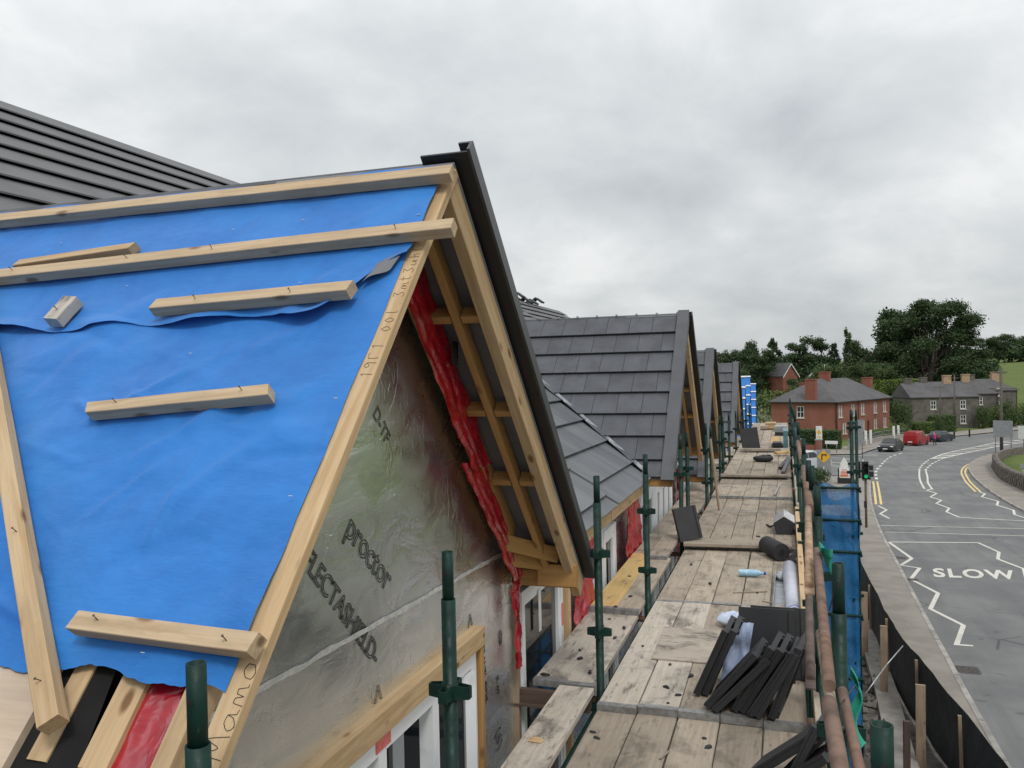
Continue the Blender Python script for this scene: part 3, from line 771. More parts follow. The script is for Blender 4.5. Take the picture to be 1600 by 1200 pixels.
# rafters of the near slope showing under the membrane
for x, w, mt in ((-1.2285, .067, W_NEW), (-1.345, .05, W_NEW), (-1.535, .080, W_NEW), (-1.70, .06, W_NEW)):
    top = .012 if x > -1.3 else (.0 if x > -1.4 else -.012)
    th_ = .075 if x < -1.3 else .037
    top = .002 if x > -1.3 else top
    beam('rafter', onl(x, .02, top-th_/2), onl(x, 2.28, top-th_/2), w, th_, mt, H1, up=NL)
crumple('red_membrane', [onl(-1.43, 1.5, -.03), onl(-1.43, 1.9, -.03), onl(-1.43, 2.4, -.035)],   .16, RED, H1, 30, 8, .005, 2.0, out=NL, wdir=(1, 0, 0))
# pencil and pen notes on the verge rafter
GL = {'M': [[(0,0),(.15,1),(.45,.35),(.75,1),(.95,0)]], 'a': [[(.7,.5),(.35,.55),(.05,.25),(.25,0),(.6,.2),(.7,.5),(.75,.1),(.95,.05)]],
      'm': [[(0,0),(.1,.5),(.3,.5),(.4,.1),(.5,.48),(.7,.5),(.8,.05),(.95,.05)]], 'o': [[(.4,.6),(.1,.4),(.05,.12),(.35,0),(.7,.18),(.72,.48),(.4,.6)]],
      '1': [[(.25,.8),(.45,1),(.4,0)]], '9': [[(.65,.8),(.35,1),(.1,.75),(.35,.55),(.65,.8),(.6,0)]], 'r': [[(.1,0),(.1,.9),(.75,.95)]], '0': [[(.3,.8),(.05,.4),(.3,0),(.6,.4),(.3,.8)]],
      '3': [[(.1,.9),(.6,.95),(.3,.55),(.65,.3),(.4,0),(.05,.1)]], 't': [[(.3,1),(.3,.1),(.6,0)], [(.05,.65),(.6,.7)]], 'h': [[(.1,1),(.1,0)], [(.1,.35),(.4,.55),(.55,0)]], '.': [[(.2,0),(.28,.05)]], 'u': [[(.05,.5),(.1,.05),(.45,.1),(.6,.5),(.65,0)]], 'l': [[(.2,1),(.2,0),(.4,0)]], ' ': []}
def scrawl(text, v, x, h, adv, r, mat, slant=0.0):
    """handwriting reading up the slope"""
    for ch in text:
        mb = MB()
        for st in GL[ch]:
            sm = [(s_.x, s_.y) for s_ in resample(st, .16)]
            mb.path([onl(x-h*q+h*.5, v-adv*p*.9-slant*q, .0028) for p, q in sm], r, 4)
        v -= adv
        if mb.v: mb.build('handwritten_letter', mat, H1)
scrawl('Mamo', 2.225, -1.222, .054, .060, .0009, INK)
scrawl('19r1 00l.3mt3uhr3u', 1.10, -1.222, .040, .040, .0008, PENCIL)
# battens with their nails
def nail(parent, p, nd, lean=.3):
    d = (V(nd)+V((rnd.uniform(-lean, lean), rnd.uniform(-lean, lean), 0))).normalized()
    p = V(p); mb = MB(); mb.tube(p-d*.004, p+d*.018, .0014, seg=6); mb.tube(p+d*.018, p+d*.0198, .0034, seg=8); mb.build('nail', NAIL, parent)
def slope_batten(x0, v0, x1, v1, w=.048, h=.045, n0=.022, mat=W_BAT, nails=(), skew=0.0):
    b = beam('batten', onl(x0, v0, n0+h/2), onl(x1, v1, n0+h/2), w, h, mat, H1, up=NL, ch=.002, n=4, wob=.0008, skew=skew)
    for k in nails: nail(b, onl(x0+(x1-x0)*k, v0+(v1-v0)*k+rnd.uniform(-.008, .008), n0+h), NL)
slope_batten(-4.3, .128, -1.165, .126, .055, .045, .03)
slope_batten(-4.1, .578, -1.075, .455, .055, .045, .03, nails=(.22, .36, .55, .68, .93))
slope_batten(-3.04, .468, -2.47, .418, .035, .04, .03, W_NEW, skew=.6)
slope_batten(-2.15, .787, -1.365, .752, .048, .045, .035, nails=(.23, .72), skew=.25)
slope_batten(-2.60, .832, -2.585, .712, .072, .045, .03, W_OLD2, nails=(.4,))
slope_batten(-2.15, 1.260, -1.49, 1.196, .046, .045, .025, nails=(.17, .86), skew=-.3)
slope_batten(-1.73, 1.966, -1.183, 1.981, .050, .045, .03, nails=(.15, .87), skew=.2)
slope_batten(-3.25, .50, -1.632, 2.215, .055, .045, .035, W_NEW, nails=(.72, .95))
STP = plain('staple', (.62,.64,.66), (.5,.52,.54), 30, .35, .5)
for x, v in ((-2.95, .30), (-1.75, .30), (-1.255, .33), (-2.05, .33), (-2.4, .62), (-1.62, .66), (-1.275, 1.2), (-1.285, 1.55), (-1.9, 1.0), (-2.2, 1.6), (-1.5, 2.02)):
    mb = MB(); p = onl(x, v, wr(x, v, 1.0)+.026); m = axes(p, V((1, 0, 0)), -VL, NL); mb.box((-.006, -.001, -.001), (.006, .001, .0015), mat=m); mb.build('staple', STP, H1)

# far slope: ladder, trim, feet
at1, vd1, nd1, Ls1 = ladder(H1, YC, ZA, TR, ZE)
slope_panel('tiled_back', [at1(-4.2, 0, 0), at1(XO-.02, 0, 0), at1(XO-.02, Ls1, 0), at1(XE, Ls1, 0)], nd1, .02, .05, TILE, H1)
verge_trim(H1, at1, nd1, Ls1, v0=-.062)
beam('gable_foot', (XW+.02, 4.80, .70), (XO+.005, 4.80, .70), .05, .10, W_ORA, H1)
beam('gable_foot', (XO-.22, 4.745, .735), (XO+.015, 4.745, .735), .05, .13, W_ORA, H1)
beam('foot_brace', (XW+.06, 4.45, .98), (XO-.1, 4.72, .86), .05, .09, W_ORA, H1); beam('foot_brace', (XW+.06, 4.55, .86), (XO-.2, 4.74, .80), .05, .08, W_ORA, H1)
beam('eave_fascia', (XE-.01, 5.0, .665), (XE-.01, 7.29, .665), .03, .13, W_NEW, H1)
crumple('red_membrane', [(XW+.11, 3.08, 2.46), (XW+.11, 3.36, 2.14), (XW+.11, 3.70, 1.76), (XW+.11, 3.98, 1.46)], .20, RED, H1, 80, 22, .010, 1.0, wfn=lambda t: .33-.06*t+.03*math.sin(t*9))
crumple('red_membrane', [(XW+.09, 3.88, 1.50), (XW+.09, 4.18, 1.22), (XW+.08, 4.46, .94), (XW+.07, 4.66, .72)], .20, RED, H1, 80, 22, .010, 3.0, wfn=lambda t: .30-.12*t)
crumple('red_membrane', [(XW+.05, 4.68, .80), (XW+.05, 4.66, .50), (XW+.05, 4.68, .18)], .09, RED, H1, 40, 8, .02, 4.4, wfn=lambda t: .14-.08*t)
crumple('red_membrane', [(XW+.06, 6.36, .62), (XW+.06, 6.36, .2), (XW+.06, 6.36, -.6)], .62, RED, H1, 40, 24, .035, 5.4)
MB().box((XW+.16, 3.50, 1.98), (XW+.163, 3.57, 2.09)).build('printed_mark', INK, H1)
# upper courses and the tiled bay beside the dormer
course_strips(H1, 2.4, 13.0, -7.0, -3.5, ZE, 12)
region = [(-7.28, .0), (-(YC+(ZA-1.95)/TR), 0.0), (-(YC+(ZA-ZE)/TR), (valley_x(ZE)+valley_x(ZE)*0-valley_x(1.95))/.8192), (-7.28, (XE-valley_x(1.95))/.8192+.05)]
xv0 = valley_x(2.65); vmx = (XE+.06-xv0)/.8192
region = [(-7.28, 0), (-(YC+(ZA-2.65)/TR), 0), (-(YC+(ZA-ZE)/TR), vmx), (-7.28, vmx)]
lay_tiles(H1, (xv0, 0, ZE+PM*(XE-xv0)), (0, -1, 0), (.8192, 0, -.5735), (.5735, 0, .8192), region, TILE2, tw=.6, g=.40)

# ---- unseen neighbour behind the viewpoint, added for the shade it gives
H0 = thing('gable_house', (-3, -1.0, -4.3), 'unseen neighbouring gable house outside the left edge, added for its shade', 'house', 'gabled houses of the terrace under construction')
mb = MB()
for sgn in (-1, 1): mb.poly([(XO, -1.05, 2.745), (-4.3, -1.05, 2.745), (XE, -1.05+sgn*1.86, ZE), (XO, -1.05+sgn*1.86, ZE)], (0, 0, -.05))
mb.build('roof', TILE, H0)
MB().poly([(XW, -2.8, -5), (XW, .75, -5), (XW, .75, .7), (XW, -1.05, 2.6), (XW, -2.8, .7)], (-.05, 0, 0)).build('wall', FOIL, H0)

# ---- the finished and part finished houses further down the street
def lead_valley(house, yc, za, t, ze, w=.09):
    pts = []
    for k in range(13):
        z = ze+.02+(za-ze-.05)*k/12; pts.append(V((valley_x(z, ze), yc-(za-z)/t, z)))
    vs = []
    for i, p in enumerate(pts):
        vs += [tuple(p+V((.03+.02*fbm(i*.9, 1, 1), -w*1.3+.02*fbm(i*.7, 3, 1), .045))), tuple(p+V((0, 0, .036))), tuple(p+V((0, w*.35, .085)))]
    fs = []
    for i in range(12): fs += [(3*i, 3*i+1, 3*i+4, 3*i+3), (3*i+1, 3*i+2, 3*i+5, 3*i+4)]
    MB().add(vs, fs, 0, True).build('lead_valley', LEAD, house)
def tiled_house(label, yc, za, ze, y0, y1, t=1.055, wins=(), reds=(), full=True, upper=True):
    H = thing('gable_house', (-3, yc, gz(-3, yc)), label, 'house', 'gabled houses of the terrace under construction')
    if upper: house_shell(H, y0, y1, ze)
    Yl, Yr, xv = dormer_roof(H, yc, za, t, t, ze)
    hs = [(a+.02, b-.02, c, d) for a, b, c, d, n in wins]
    facade(H, y0, y1, gz(0, yc)-.5, ze-.08, hs, FOIL, 'foil_wall', top=lambda y: max(ze-.08, min(za-.10-t*(yc-y), za-.10-t*(y-yc))), step=.14)
    for a, b, c, d, n in wins: window(H, a, b, c, d, cols=n)
    for a, b, c, d in reds: crumple('red_membrane', [(XW+.05, (a+b)/2, d), (XW+.05, (a+b)/2, (c+d)/2), (XW+.05, (a+b)/2, c)], b-a, RED, H, 24, 14, .03, a)
    p = math.atan(t); c_, s_ = math.cos(p), math.sin(p); vd = V((0, -c_, -s_)); nd = V((0, -s_, c_))
    Vm = (za-ze)/s_+.03; um = XO-xv
    lay_tiles(H, (XO-.02, yc, za), (-1, 0, 0), vd, nd, [(.05, 0), (um, 0), (XO-XE+.08, Vm), (.05, Vm)], TILE, u_off=.11)
    def atl(x, v, n): return V((x, yc, za))+vd*v+nd*n
    slope_panel('underlay_panel', [atl(XW-.4, 0, 0), atl(XO, 0, 0), atl(XO, Vm, 0), atl(XW-.4, Vm, 0)], nd, -.025, -.006, SOFF, H)
    beam('verge_rafter', atl(XO-.03, .03, -.085), atl(XO-.03, Vm, -.085), .055, .115, W_NEW, H, up=nd)
    verge_trim(H, atl, nd, Vm+.06, v0=-.04, cap=True)
    at_, vd_, nd_, Ls = ladder(H, yc, za, t, ze, detail=full)
    slope_panel('tiled_back', [at_(xv, 0, 0), at_(XO-.02, 0, 0), at_(XO-.02, Ls, 0), at_(XE, Ls, 0)], nd_, .02, .05, TILE, H)
    verge_trim(H, at_, nd_, Ls, v0=.0)
    beam('gable_foot', (XW+.02, Yl+.02, ze-.05), (XO+.005, Yl+.02, ze-.05), .05, .13, W_ORA, H); beam('gable_foot', (XW+.02, Yr-.02, ze-.05), (XO+.005, Yr-.02, ze-.05), .05, .13, W_ORA, H)
    if Yl-y0 > .2: beam('eave_fascia', (XE-.01, y0+.01, ze-.115), (XE-.01, Yl-.03, ze-.115), .03, .13, W_NEW, H)
    lead_valley(H, yc, za, t, ze)
    if upper: course_strips(H, y0, y1, -7.0, xv-.1, ze, 11)
    mb = MB()                                     # ridge clips
    for k in range(9):
        x = XO-.12-k*.27; mb.box((x-.012, yc-.02, za+.035), (x+.012, yc+.02, za+.05))
    mb.build('ridge_clips', GALV, H)
    return H, Yl, Yr, xv
Z2 = .78
H2, Yl2, Yr2, xv2 = tiled_house('second gable house with finished dark tiled slope and lead valley', 11.02, 2.68, Z2, 7.3, 13.0,
    wins=[(7.32, 7.88, -1.1, .50, 1), (9.35, 10.35, -1.1, .52, 2), (10.55, 12.1, -1.1, .50, 3)], reds=[(8.15, 9.0, -.7, .58), (12.3, 12.95, -.9, .5)], upper=False)
xq = valley_x(2.5, Z2); vq = (XE+.06-xq)/.8192
lay_tiles(H2, (xq, 0, Z2+PM*(XE-xq)), (0, -1, 0), (.8192, 0, -.5735), (.5735, 0, .8192), [(-7.305, 0), (-7.305, vq), (-(Yl2-.02), vq), (-(11.02-(2.68-2.5)/1.055), 0)], TILE2, tw=.6, g=.40)
H3, Yl3, Yr3, xv3 = tiled_house('third gable house with dark tiles, set a little lower', 15.01, 2.29, .33, 13.0, 19.5,
    wins=[(13.4, 14.4, -1.5, .10, 2), (14.6, 16.2, -1.5, .10, 3), (17.2, 18.6, -1.5, .10, 2)], reds=[(16.4, 17.0, -1.2, .15), (18.8, 19.4, -1.2, .1)], full=False)
H4, Yl4, Yr4, xv4 = tiled_house('fourth gable house with dark tiles, last of the tiled gables', 23.19, 2.14, .20, 19.5, 26.4,
    wins=[(20.0, 21.2, -1.6, .0, 2), (22.4, 24.0, -1.6, .0, 3)], reds=[(24.4, 25.0, -1.2, .05)], full=False)
# ridge tiles stacked on the ridge further back
RSTK = [(17.0, 0), (17.5, 1), (18.6, 0), (19.3, 0), (20.0, 0), (20.5, 0), (21.2, 0), (21.7, 1), (22.4, 0), (23.0, 0), (23.6, 1)]
for k, (y, up_) in enumerate(RSTK):
    zr = .33+PM*5.5 if y < 19.5 else .20+PM*5.5
    mb = MB(); z0 = zr+.05+.09*up_
    mb.poly([(-7.20, y, z0-.05), (-7.0, y, z0+.09), (-6.80, y, z0-.05), (-6.83, y, z0-.09), (-7.0, y, z0+.05), (-7.17, y, z0-.09)], (0, .34, 0))
    tag(mb.build('ridge_tile', TILE_DK), 'black ridge tile laid loose along the roof ridge behind the second gable', 'ridge tile', 'loose ridge tiles on the far ridge')
def blue_house(label, yc, za, ze, y0, y1, t=1.6):
    H = thing('gable_house', (-3, yc, gz(-3, yc)), label, 'house', 'gabled houses of the terrace under construction')
    house_shell(H, y0, y1, ze)
    facade(H, y0, y1, gz(0, yc)-.5, ze-.08, [], FOIL, 'foil_wall', top=lambda y: max(ze-.08, min(za-.10-t*(yc-y), za-.10-t*(y-yc))), step=.2)
    p = math.atan(t); c_, s_ = math.cos(p), math.sin(p); vd = V((0, -c_, -s_)); nd = V((0, -s_, c_)); Vm = (za-ze)/s_
    def atl(x, v, n): return V((x, yc, za))+vd*v+nd*n
    slope_panel('roof_membrane', [atl(-3.2, 0, 0), atl(XO, 0, 0), atl(XO, Vm, 0), atl(XE, Vm, 0)], nd, -.03, .0, BLUE, H)
    nb = int(Vm/.40)
    for k in range(nb+1): beam('batten', atl(-3.0, k*.40+.03, .022), atl(XO+.02, k*.40+.03, .022), .05, .045, UPVC, H, up=nd)
    beam('verge_rafter', atl(XO-.03, .0, -.06), atl(XO-.03, Vm, -.06), .055, .115, W_ORA, H, up=nd)
    nd2 = V((0, s_, c_)); vd2 = V((0, c_, -s_))
    slope_panel('roof_back', [V((-3.2, yc, za)), V((XO, yc, za)), V((XO, yc, za))+vd2*Vm, V((XE, yc, za))+vd2*Vm], nd2, -.03, 0, BLUE, H)
    return H
blue_house('fifth gable, its blue membrane just showing beside the tiled gables', 27.8, 1.78, -.9, 26.4, 29.0)
blue_house('sixth gable with blue membrane and white battens in even rows', 31.9, 1.76, -1.3, 29.0, 35.0)
blue_house('last gable of the terrace, narrow blue slope with white battens', 38.0, 1.40, -1.5, 35.0, 41.0)

# ------------------------------------------------------------------ scaffold
SC = thing('scaffold', (-.5, 10, -4.6), 'green tube scaffold with weathered plank walkway running along the terrace', 'scaffold')
BT = .038
BOARD_ME = {}
def board(x, y0, y1, ztop, mat=W_OLD, parent=SC, w=.222, name='scaffold_board', band=True, tilt=0.0, yaw=0.0):
    m, L = frame_of((x, y0, ztop-BT/2), (x+yaw, y1, ztop-BT/2+tilt))
    o = obj(name, MB().bar(L, w, BT, .004, n=5, wob=.0012).mesh(name, mat), m, parent)
    if band and parent is SC:
        mb = MB(); mb.bar(.003, w+.002, BT+.003, .002, x0=-.0015); mb.bar(.05, w+.003, .0012, .0002, x0=0, mat=M.Translation(V((0, 0, BT/2+.0008))))
        obj('end_band', mb.mesh('end_band', END_BAND), m, o)
    return o
X0 = -1.05+.112
def bay(y0, y1, z, mats, dx=0.0, n=5, skew=.012, tilt=0.0, band=True):
    for i in range(n):
        a = y0+rnd.uniform(-.02, .02); b = y1+rnd.uniform(-.02, .02)
        board(X0+i*.229+dx+rnd.uniform(-.002, .002), a, b, z+rnd.uniform(-.002, .002), mats[i % len(mats)], tilt=tilt, yaw=rnd.uniform(-skew, skew)*.4, band=band)
bay(.6, 4.95, .0, [W_OLD])
bay(4.62, 6.86, .040, [W_OLD2, W_OLD2, W_OLD, W_OLD, W_OLD])
bay(6.88, 9.35, .034, [W_OLD])
bay(9.05, 11.32, .074, [W_OLD], n=5)
bay(11.34, 12.75, .068, [W_OLD])
bay(12.45, 13.72, .108, [W_OLD]); bay(13.74, 14.9, .106, [W_OLD])
bay(14.62, 17.2, .142, [W_OLD]); bay(17.22, 19.5, .14, [W_OLD])
bay(19.15, 21.4, .155, [W_OLD]); bay(21.42, 23.6, .15, [W_YEL, W_OLD, W_OLD, W_YEL, W_OLD]); bay(23.4, 26.0, .15, [W_OLD]); bay(26.02, 30.5, .11, [W_OLD])
# transverse lap board and sheet pieces lying on the walkway
def loose(name, mesh, mw, label, cat, group=None): return tag(obj(name, mesh, mw), label, cat, group)
m, L = frame_of((-1.06, 9.06, .093), (.04, 9.13, .093)); loose('lap_board', MB().bar(L, .30, .036, .004, n=3, wob=.001).mesh('lap_board', W_OLD), m, 'pale plank laid crosswise over a joint of the walkway below the leaning tile', 'plank')
m, L = frame_of((-1.06, 14.55, .16), (.03, 14.6, .16)); loose('lap_board', MB().bar(L, .22, .036, .004).mesh('lap_board', W_OLD), m, 'plank laid crosswise further along the walkway before the black bag', 'plank')
m, L = frame_of((-.95, 19.0, .20), (-.1, 19.05, .20)); loose('lap_board', MB().bar(L, .18, .05, .004).mesh('lap_board', W_OLD), m, 'plank across the walkway just behind the black bag', 'plank')
def sheet_piece():
    m = axes(V((-.86, 5.42, .0475)), V((1, .02, 0)).normalized(), V((-.02, 1, 0)).normalized(), V((0, 0, 1)))
    me = MB().bar(.50, .70, .012, .002, mat=M.Translation(V((0, .35, 0)))).mesh('plywood_offcut', STAINPLY)
    loose('plywood_offcut', me, m, 'square stained plywood offcut lying on the planks left of the black tiles', 'plywood')
STAINPLY = wood('stained_plywood', (.42,.37,.31), (.28,.23,.19), knots=0, grain=.35, stain=1.0, stain_col=(.06,.042,.034), spots=.5)
sheet_piece()
# inner boards between standards and wall
for i, (x, y0, y1, z, mt) in enumerate([(-1.40, 4.86, 6.40, .052, W_OLD2), (-1.205, 4.84, 6.40, .050, W_OLD2), (-1.395, 6.36, 8.40, .092, W_YEL), (-1.195, 6.35, 8.25, .090, W_OLD),
                                         (-1.22, 8.15, 9.3, .12, W_OLD), (-1.40, 8.3, 11.2, .08, W_OLD), (-1.215, 9.25, 11.3, .082, W_OLD), (-1.40, 11.2, 14.2, .07, W_OLD), (-1.21, 11.35, 14.2, .07, W_OLD), (-1.40, 14.3, 18, .08, W_OLD), (-1.21, 14.3, 18, .08, W_OLD), (-1.21, 18.1, 25, .06, W_OLD)]):
    board(x, y0, y1, z, mt, w=.19 if x > -1.3 else .21)
board(-1.215, 1.9, 4.80, .055, W_OLD2, w=.215)
mb = MB(); mb.box((-1.60, 4.79, -.075), (-1.13, 4.83, .008)); mb.box((-1.60, 4.76, -.085), (-1.13, 4.79, -.073)); mb.build('support_angle', W_DRK, SC)
# standards with spigots and ledger pressings
def coupler_mesh():
    mb = MB()
    for a in range(4):
        m = M.Rotation(a*math.pi/2, 4, 'Z')
        mb.add([(.020,-.020,-.024),(.072,-.014,-.020),(.072,-.014,.020),(.020,-.020,.024),(.020,-.015,-.024),(.072,-.009,-.020),(.072,-.009,.020),(.020,-.015,.024)], [(0,1,2,3),(7,6,5,4),(0,4,5,1),(1,5,6,2),(2,6,7,3)], mat=m)
        mb.add([(.020,.020,-.024),(.072,.014,-.020),(.072,.014,.020),(.020,.020,.024),(.020,.015,-.024),(.072,.009,-.020),(.072,.009,.020),(.020,.015,.024)], [(3,2,1,0),(4,5,6,7),(0,1,5,4),(1,2,6,5),(2,3,7,6)], mat=m)
        mb.box((.068, -.012, -.020), (.074, .012, .020), mat=m)
    mb.tube((0, 0, -.028), (0, 0, .028), .0285, seg=12)
    return mb.mesh('coupler', GREEN)
COUP = coupler_mesh()
def standard(x, y, top, coup=(.84, .36), lean=(0, 0), bottom=None, r=.0245, seg=16, parent=SC, sp=.16):
    b = V((x-lean[0]*3, y-lean[1]*3, gz(x, y)-.05 if bottom is None else bottom)); t = V((x, y, top))
    d = (t-b).normalized(); mb = MB()
    mb.tube(b, t-d*sp, r, seg=seg, wall=.004); mb.tube(t-d*(sp+.012), t, r*.80, seg=seg, wall=.0035)
    o = mb.build('standard', GREEN, parent)
    mb = MB(); mb.tube(t-d*.07+V((0, -r*.83, 0)), t-d*.07+V((0, -r*.79, 0)), .007, seg=8); mb.build('pin_hole', BLK, o)
    for z in coup:
        k = (z-b.z)/(t.z-b.z)
        if 0 < k < 1: obj('coupler', COUP, M.Translation(b.lerp(t, k)), o)
    return o
for x, y, top, cp in [(-1.10, 1.33, 1.375, (.5,)), (-1.09, 2.57, 1.335, (.865, .36)), (-1.09, 4.90, 1.31, (.84, .365, -.1)), (-1.08, 6.68, 1.27, (.81, .33)), (-1.09, 9.12, 1.255, (.82, .35)), (-1.10, 9.86, 1.22, (.80,)),
                      (-1.09, 12.2, 1.19, (.80, .33)), (-1.08, 12.9, 1.10, (.75, .3)), (-1.09, 14.85, 1.17, (.7, .25)), (-1.09, 15.6, 1.10, (.7, .25)), (-1.09, 17.4, 1.10, (.7, .2)), (-1.09, 19.9, 1.02, (.6, .15)), (-1.09, 22.5, .95, (.6, .1)), (-1.09, 25.2, .92, (.5, .05)), (-1.09, 27.8, .90, (.5,))]:
    standard(x, y, top, cp)
for x, y, top, cp in [(.155, 1.60, 1.285, (.6,)), (.155, 2.86, 1.295, (.75, .3)), (.16, 4.78, 1.29, (.8, .35)), (.165, 5.9, 1.28, (.8, .35)), (.155, 6.35, 1.27, (.8,)), (.17, 8.6, 1.26, (.8, .35)), (.16, 11.2, 1.26, (.7,)), (.15, 14.0, 1.27, (.7, .2)), (.16, 16.6, 1.2, (.7,)), (.15, 19.2, 1.15, (.6,)), (.15, 22, 1.1, (.6,)), (.15, 25, 1.1, (.5,)), (.15, 28, 1.05, (.5,))]:
    standard(x, y, top, cp)
# transoms, ledgers below the walkway
for y in (2.9, 4.95, 6.7, 9.2, 12.0, 14.7, 17.3, 20, 22.6, 25.2):
    MB().tube((-1.55, y, -.075), (.28, y, -.075), .0242, seg=10).build('transom', RUST, SC)
for x, z in ((-1.12, -.13), (.20, -.13), (.20, -2.1)):
    MB().tube((x, .2, z), (x, 30, z-.02), .0242, seg=10).build('ledger', GREEN, SC)
# rails on the road side
def rail(pts, r, mat, slot=True):
    mb = MB(); p0, p1 = V(pts[0]), V(pts[1])
    mb.tube(p0, p1, r, seg=18, wall=.004); d = (p0-p1).normalized()
    if slot:
        m, L = frame_of(p0-d*.01, p0+d*.09, (1, 0, 0)); mb.bar(L, .006, r*2.0, .001, mat=m)
    return mb.build('guard_rail', mat, SC)
rail([(.098, 1.0, 1.145), (.086, 2.04, 1.150)], .0175, RUST, False)
rail([(.128, 1.66, 1.135), (.120, 2.12, 1.15)], .0115, RUST)
rail([(.118, 2.66, .905), (.116, 3.40, .90)], .0180, RUST2, False)
rail([(.094, 2.20, 1.13), (.120, 3.75, 1.15)], .0160, RUST, False)
rail([(.075, 3.30, .75), (.112, 4.95, .752)], .0185, RUST4)
rail([(.078, 3.32, 1.095), (.122, 5.2, 1.10)], .0185, RUST3)
rail([(.135, 5.3, 1.09), (.145, 7.4, 1.10)], .0250, RUST, False)
rail([(.15, 8.7, 1.02), (.15, 11.1, 1.02)], .0242, RUST, False); rail([(.15, 11.3, 1.0), (.15, 16.5, 1.0)], .0242, GREEN, False); rail([(.15, 11.3, .5), (.15, 25, .5)], .0242, GREEN, False)
beam('toe_board', (.108, 6.05, .14), (.122, 10.95, .14), .048, .15, W_NEW, SC, n=5, wob=.001)
beam('toe_board', (.135, 11.0, .16), (.135, 17.0, .18), .032, .15, W_OLD, SC); beam('toe_board', (.135, 1.0, .08), (.135, 5.9, .10), .032, .15, W_OLD, SC)
for y in (8.6, 9.7, 10.6): MB().box((.10, y, .20), (.155, y+.05, .235)).build('toe_clip', GREEN, SC)
# far end stacks on the walkway: boards and dark sheets
# loading bay wrapped in blue netting
def net_mat():
    m, t, b = new_mat('blue_debris_net')
    vec = coords(t, (1, 1, 1), False)
    t.links.new(mix(t, rampf(t, noise(t, vec, 2.5, 5, .6), .35, .65), (.010,.125,.32), (.018,.175,.42)), b.inputs['Base Color']); b.inputs['Roughness'].default_value = .5
    wv = N(t, 'ShaderNodeTexBrick')
    tr = N(t, 'ShaderNodeBsdfTransparent'); mxs = N(t, 'ShaderNodeMixShader')
    t.links.new(rampf(t, noise(t, vec, 160, 2, .5), .42, .6, .10, .46), mxs.inputs[0]); t.links.new(b.outputs[0], mxs.inputs[1]); t.links.new(tr.outputs[0], mxs.inputs[2])
    t.links.new(mxs.outputs[0], t.nodes['Material Output'].inputs[0]); t.nodes.remove(wv)
    bump(t, b, noise(t, vec, 5, 4, .6), .4, .05)
    return m
NET = net_mat()
LB = thing('loading_bay', (.8, 15, -4.8), 'scaffold loading bay wrapped in blue debris netting beside the road', 'scaffold')
def netface(p0, p1, z0, z1, n):
    p0 = V(p0); p1 = V(p1); nd = (p1-p0).cross(V((0, 0, 1))).normalized()
    vs, fs = grid(26, 60, lambda u, v: tuple(p0.lerp(p1, u)+V((0, 0, z0+(z1-z0)*v+.03*math.sin(u*9)*(v > .9)))+nd*(.035*fbm(u*3, v*9, n)+.05*abs(math.sin(v*15.7))*.6)))
    MB().add(vs, fs, 0, True).build('debris_net', NET, LB)
netface((.50, 14.0, 0), (1.06, 14.0, 0), -4.4, .10, 1.0); netface((1.06, 14.0, 0), (1.10, 15.3, 0), -4.4, .02, 3.0); netface((.5, 15.3, 0), (1.10, 15.3, 0), -4.4, -.30, 5.0)
for x, y, tp in [(.99, 14.05, 1.29), (1.08, 14.25, 1.27), (1.09, 15.3, 1.2), (.48, 14.03, .16)]: standard(x, y, tp, (1.0, .3, -.7, -1.7, -2.7), parent=LB)
for z in (.06, -.45, -.95, -1.95, -2.95):
    MB().tube((.46, 13.97, z), (1.11, 13.97, z), .020, seg=8).build('ledger', GREEN, LB); MB().tube((1.10, 13.95, z-.05), (1.12, 15.4, z-.05), .022, seg=8).build('ledger', GREEN, LB)
for k in range(4): beam('bay_board', (.62+.13*k*.99, 14.1, -.42), (.62+.13*k*.99, 15.2, -.42), .125, .038, W_OLD, LB)

# ------------------------------------------------------------------ hoarding, stakes and rubble below
def mesh_mat():
    m, t, b = new_mat('black_netting')
    vec = coords(t, (1, 1, 1), False)
    b.inputs['Roughness'].default_value = .7
    t.links.new(mix(t, rampf(t, noise(t, vec, 2, 4), .4, .65), (.010,.011,.012), (.022,.024,.026)), b.inputs['Base Color'])
    bump(t, b, noise(t, vec, 4, 4, .6), .5, .05)
    return m
BNET = mesh_mat()
HO = thing('site_fence', (2.3, 18, -4.9), 'low black netting fence on timber stakes between building site and pavement', 'fence')
HL = [(3.0,3),(2.85,8),(2.66,12.9),(2.45,15.7),(2.16,19.1),(2.07,26.4),(2.0,38),(1.9,50)]
HQ = resample(HL, .5)
vs = []; nH = 8
for i, q in enumerate(HQ):
    for j in range(nH+1):
        h = 1.33*j/nH*(1-.02*abs(math.sin(q.y*1.3)))
        vs.append((q.x+.04*fbm(q.y*1.1, h*2, 3)+.05*math.sin(j/nH*3.1)*math.sin(q.y*1.7), q.y, gz(q.x, q.y)+h))
fs = [(i*(nH+1)+j, i*(nH+1)+j+1, (i+1)*(nH+1)+j+1, (i+1)*(nH+1)+j) for i in range(len(HQ)-1) for j in range(nH)]
MB().add(vs, fs, 0, True).build('fence_net', BNET, HO)
for y in (11.5, 14.2, 17.0, 20, 23.5, 27, 31, 36):
    x = lerp_line(HL, y)-.05; beam('fence_post', (x, y, gz(x, y)-.1), (x-.03, y, gz(x, y)+1.28), .05, .05, W_POST, HO, up=(0, 1, 0))
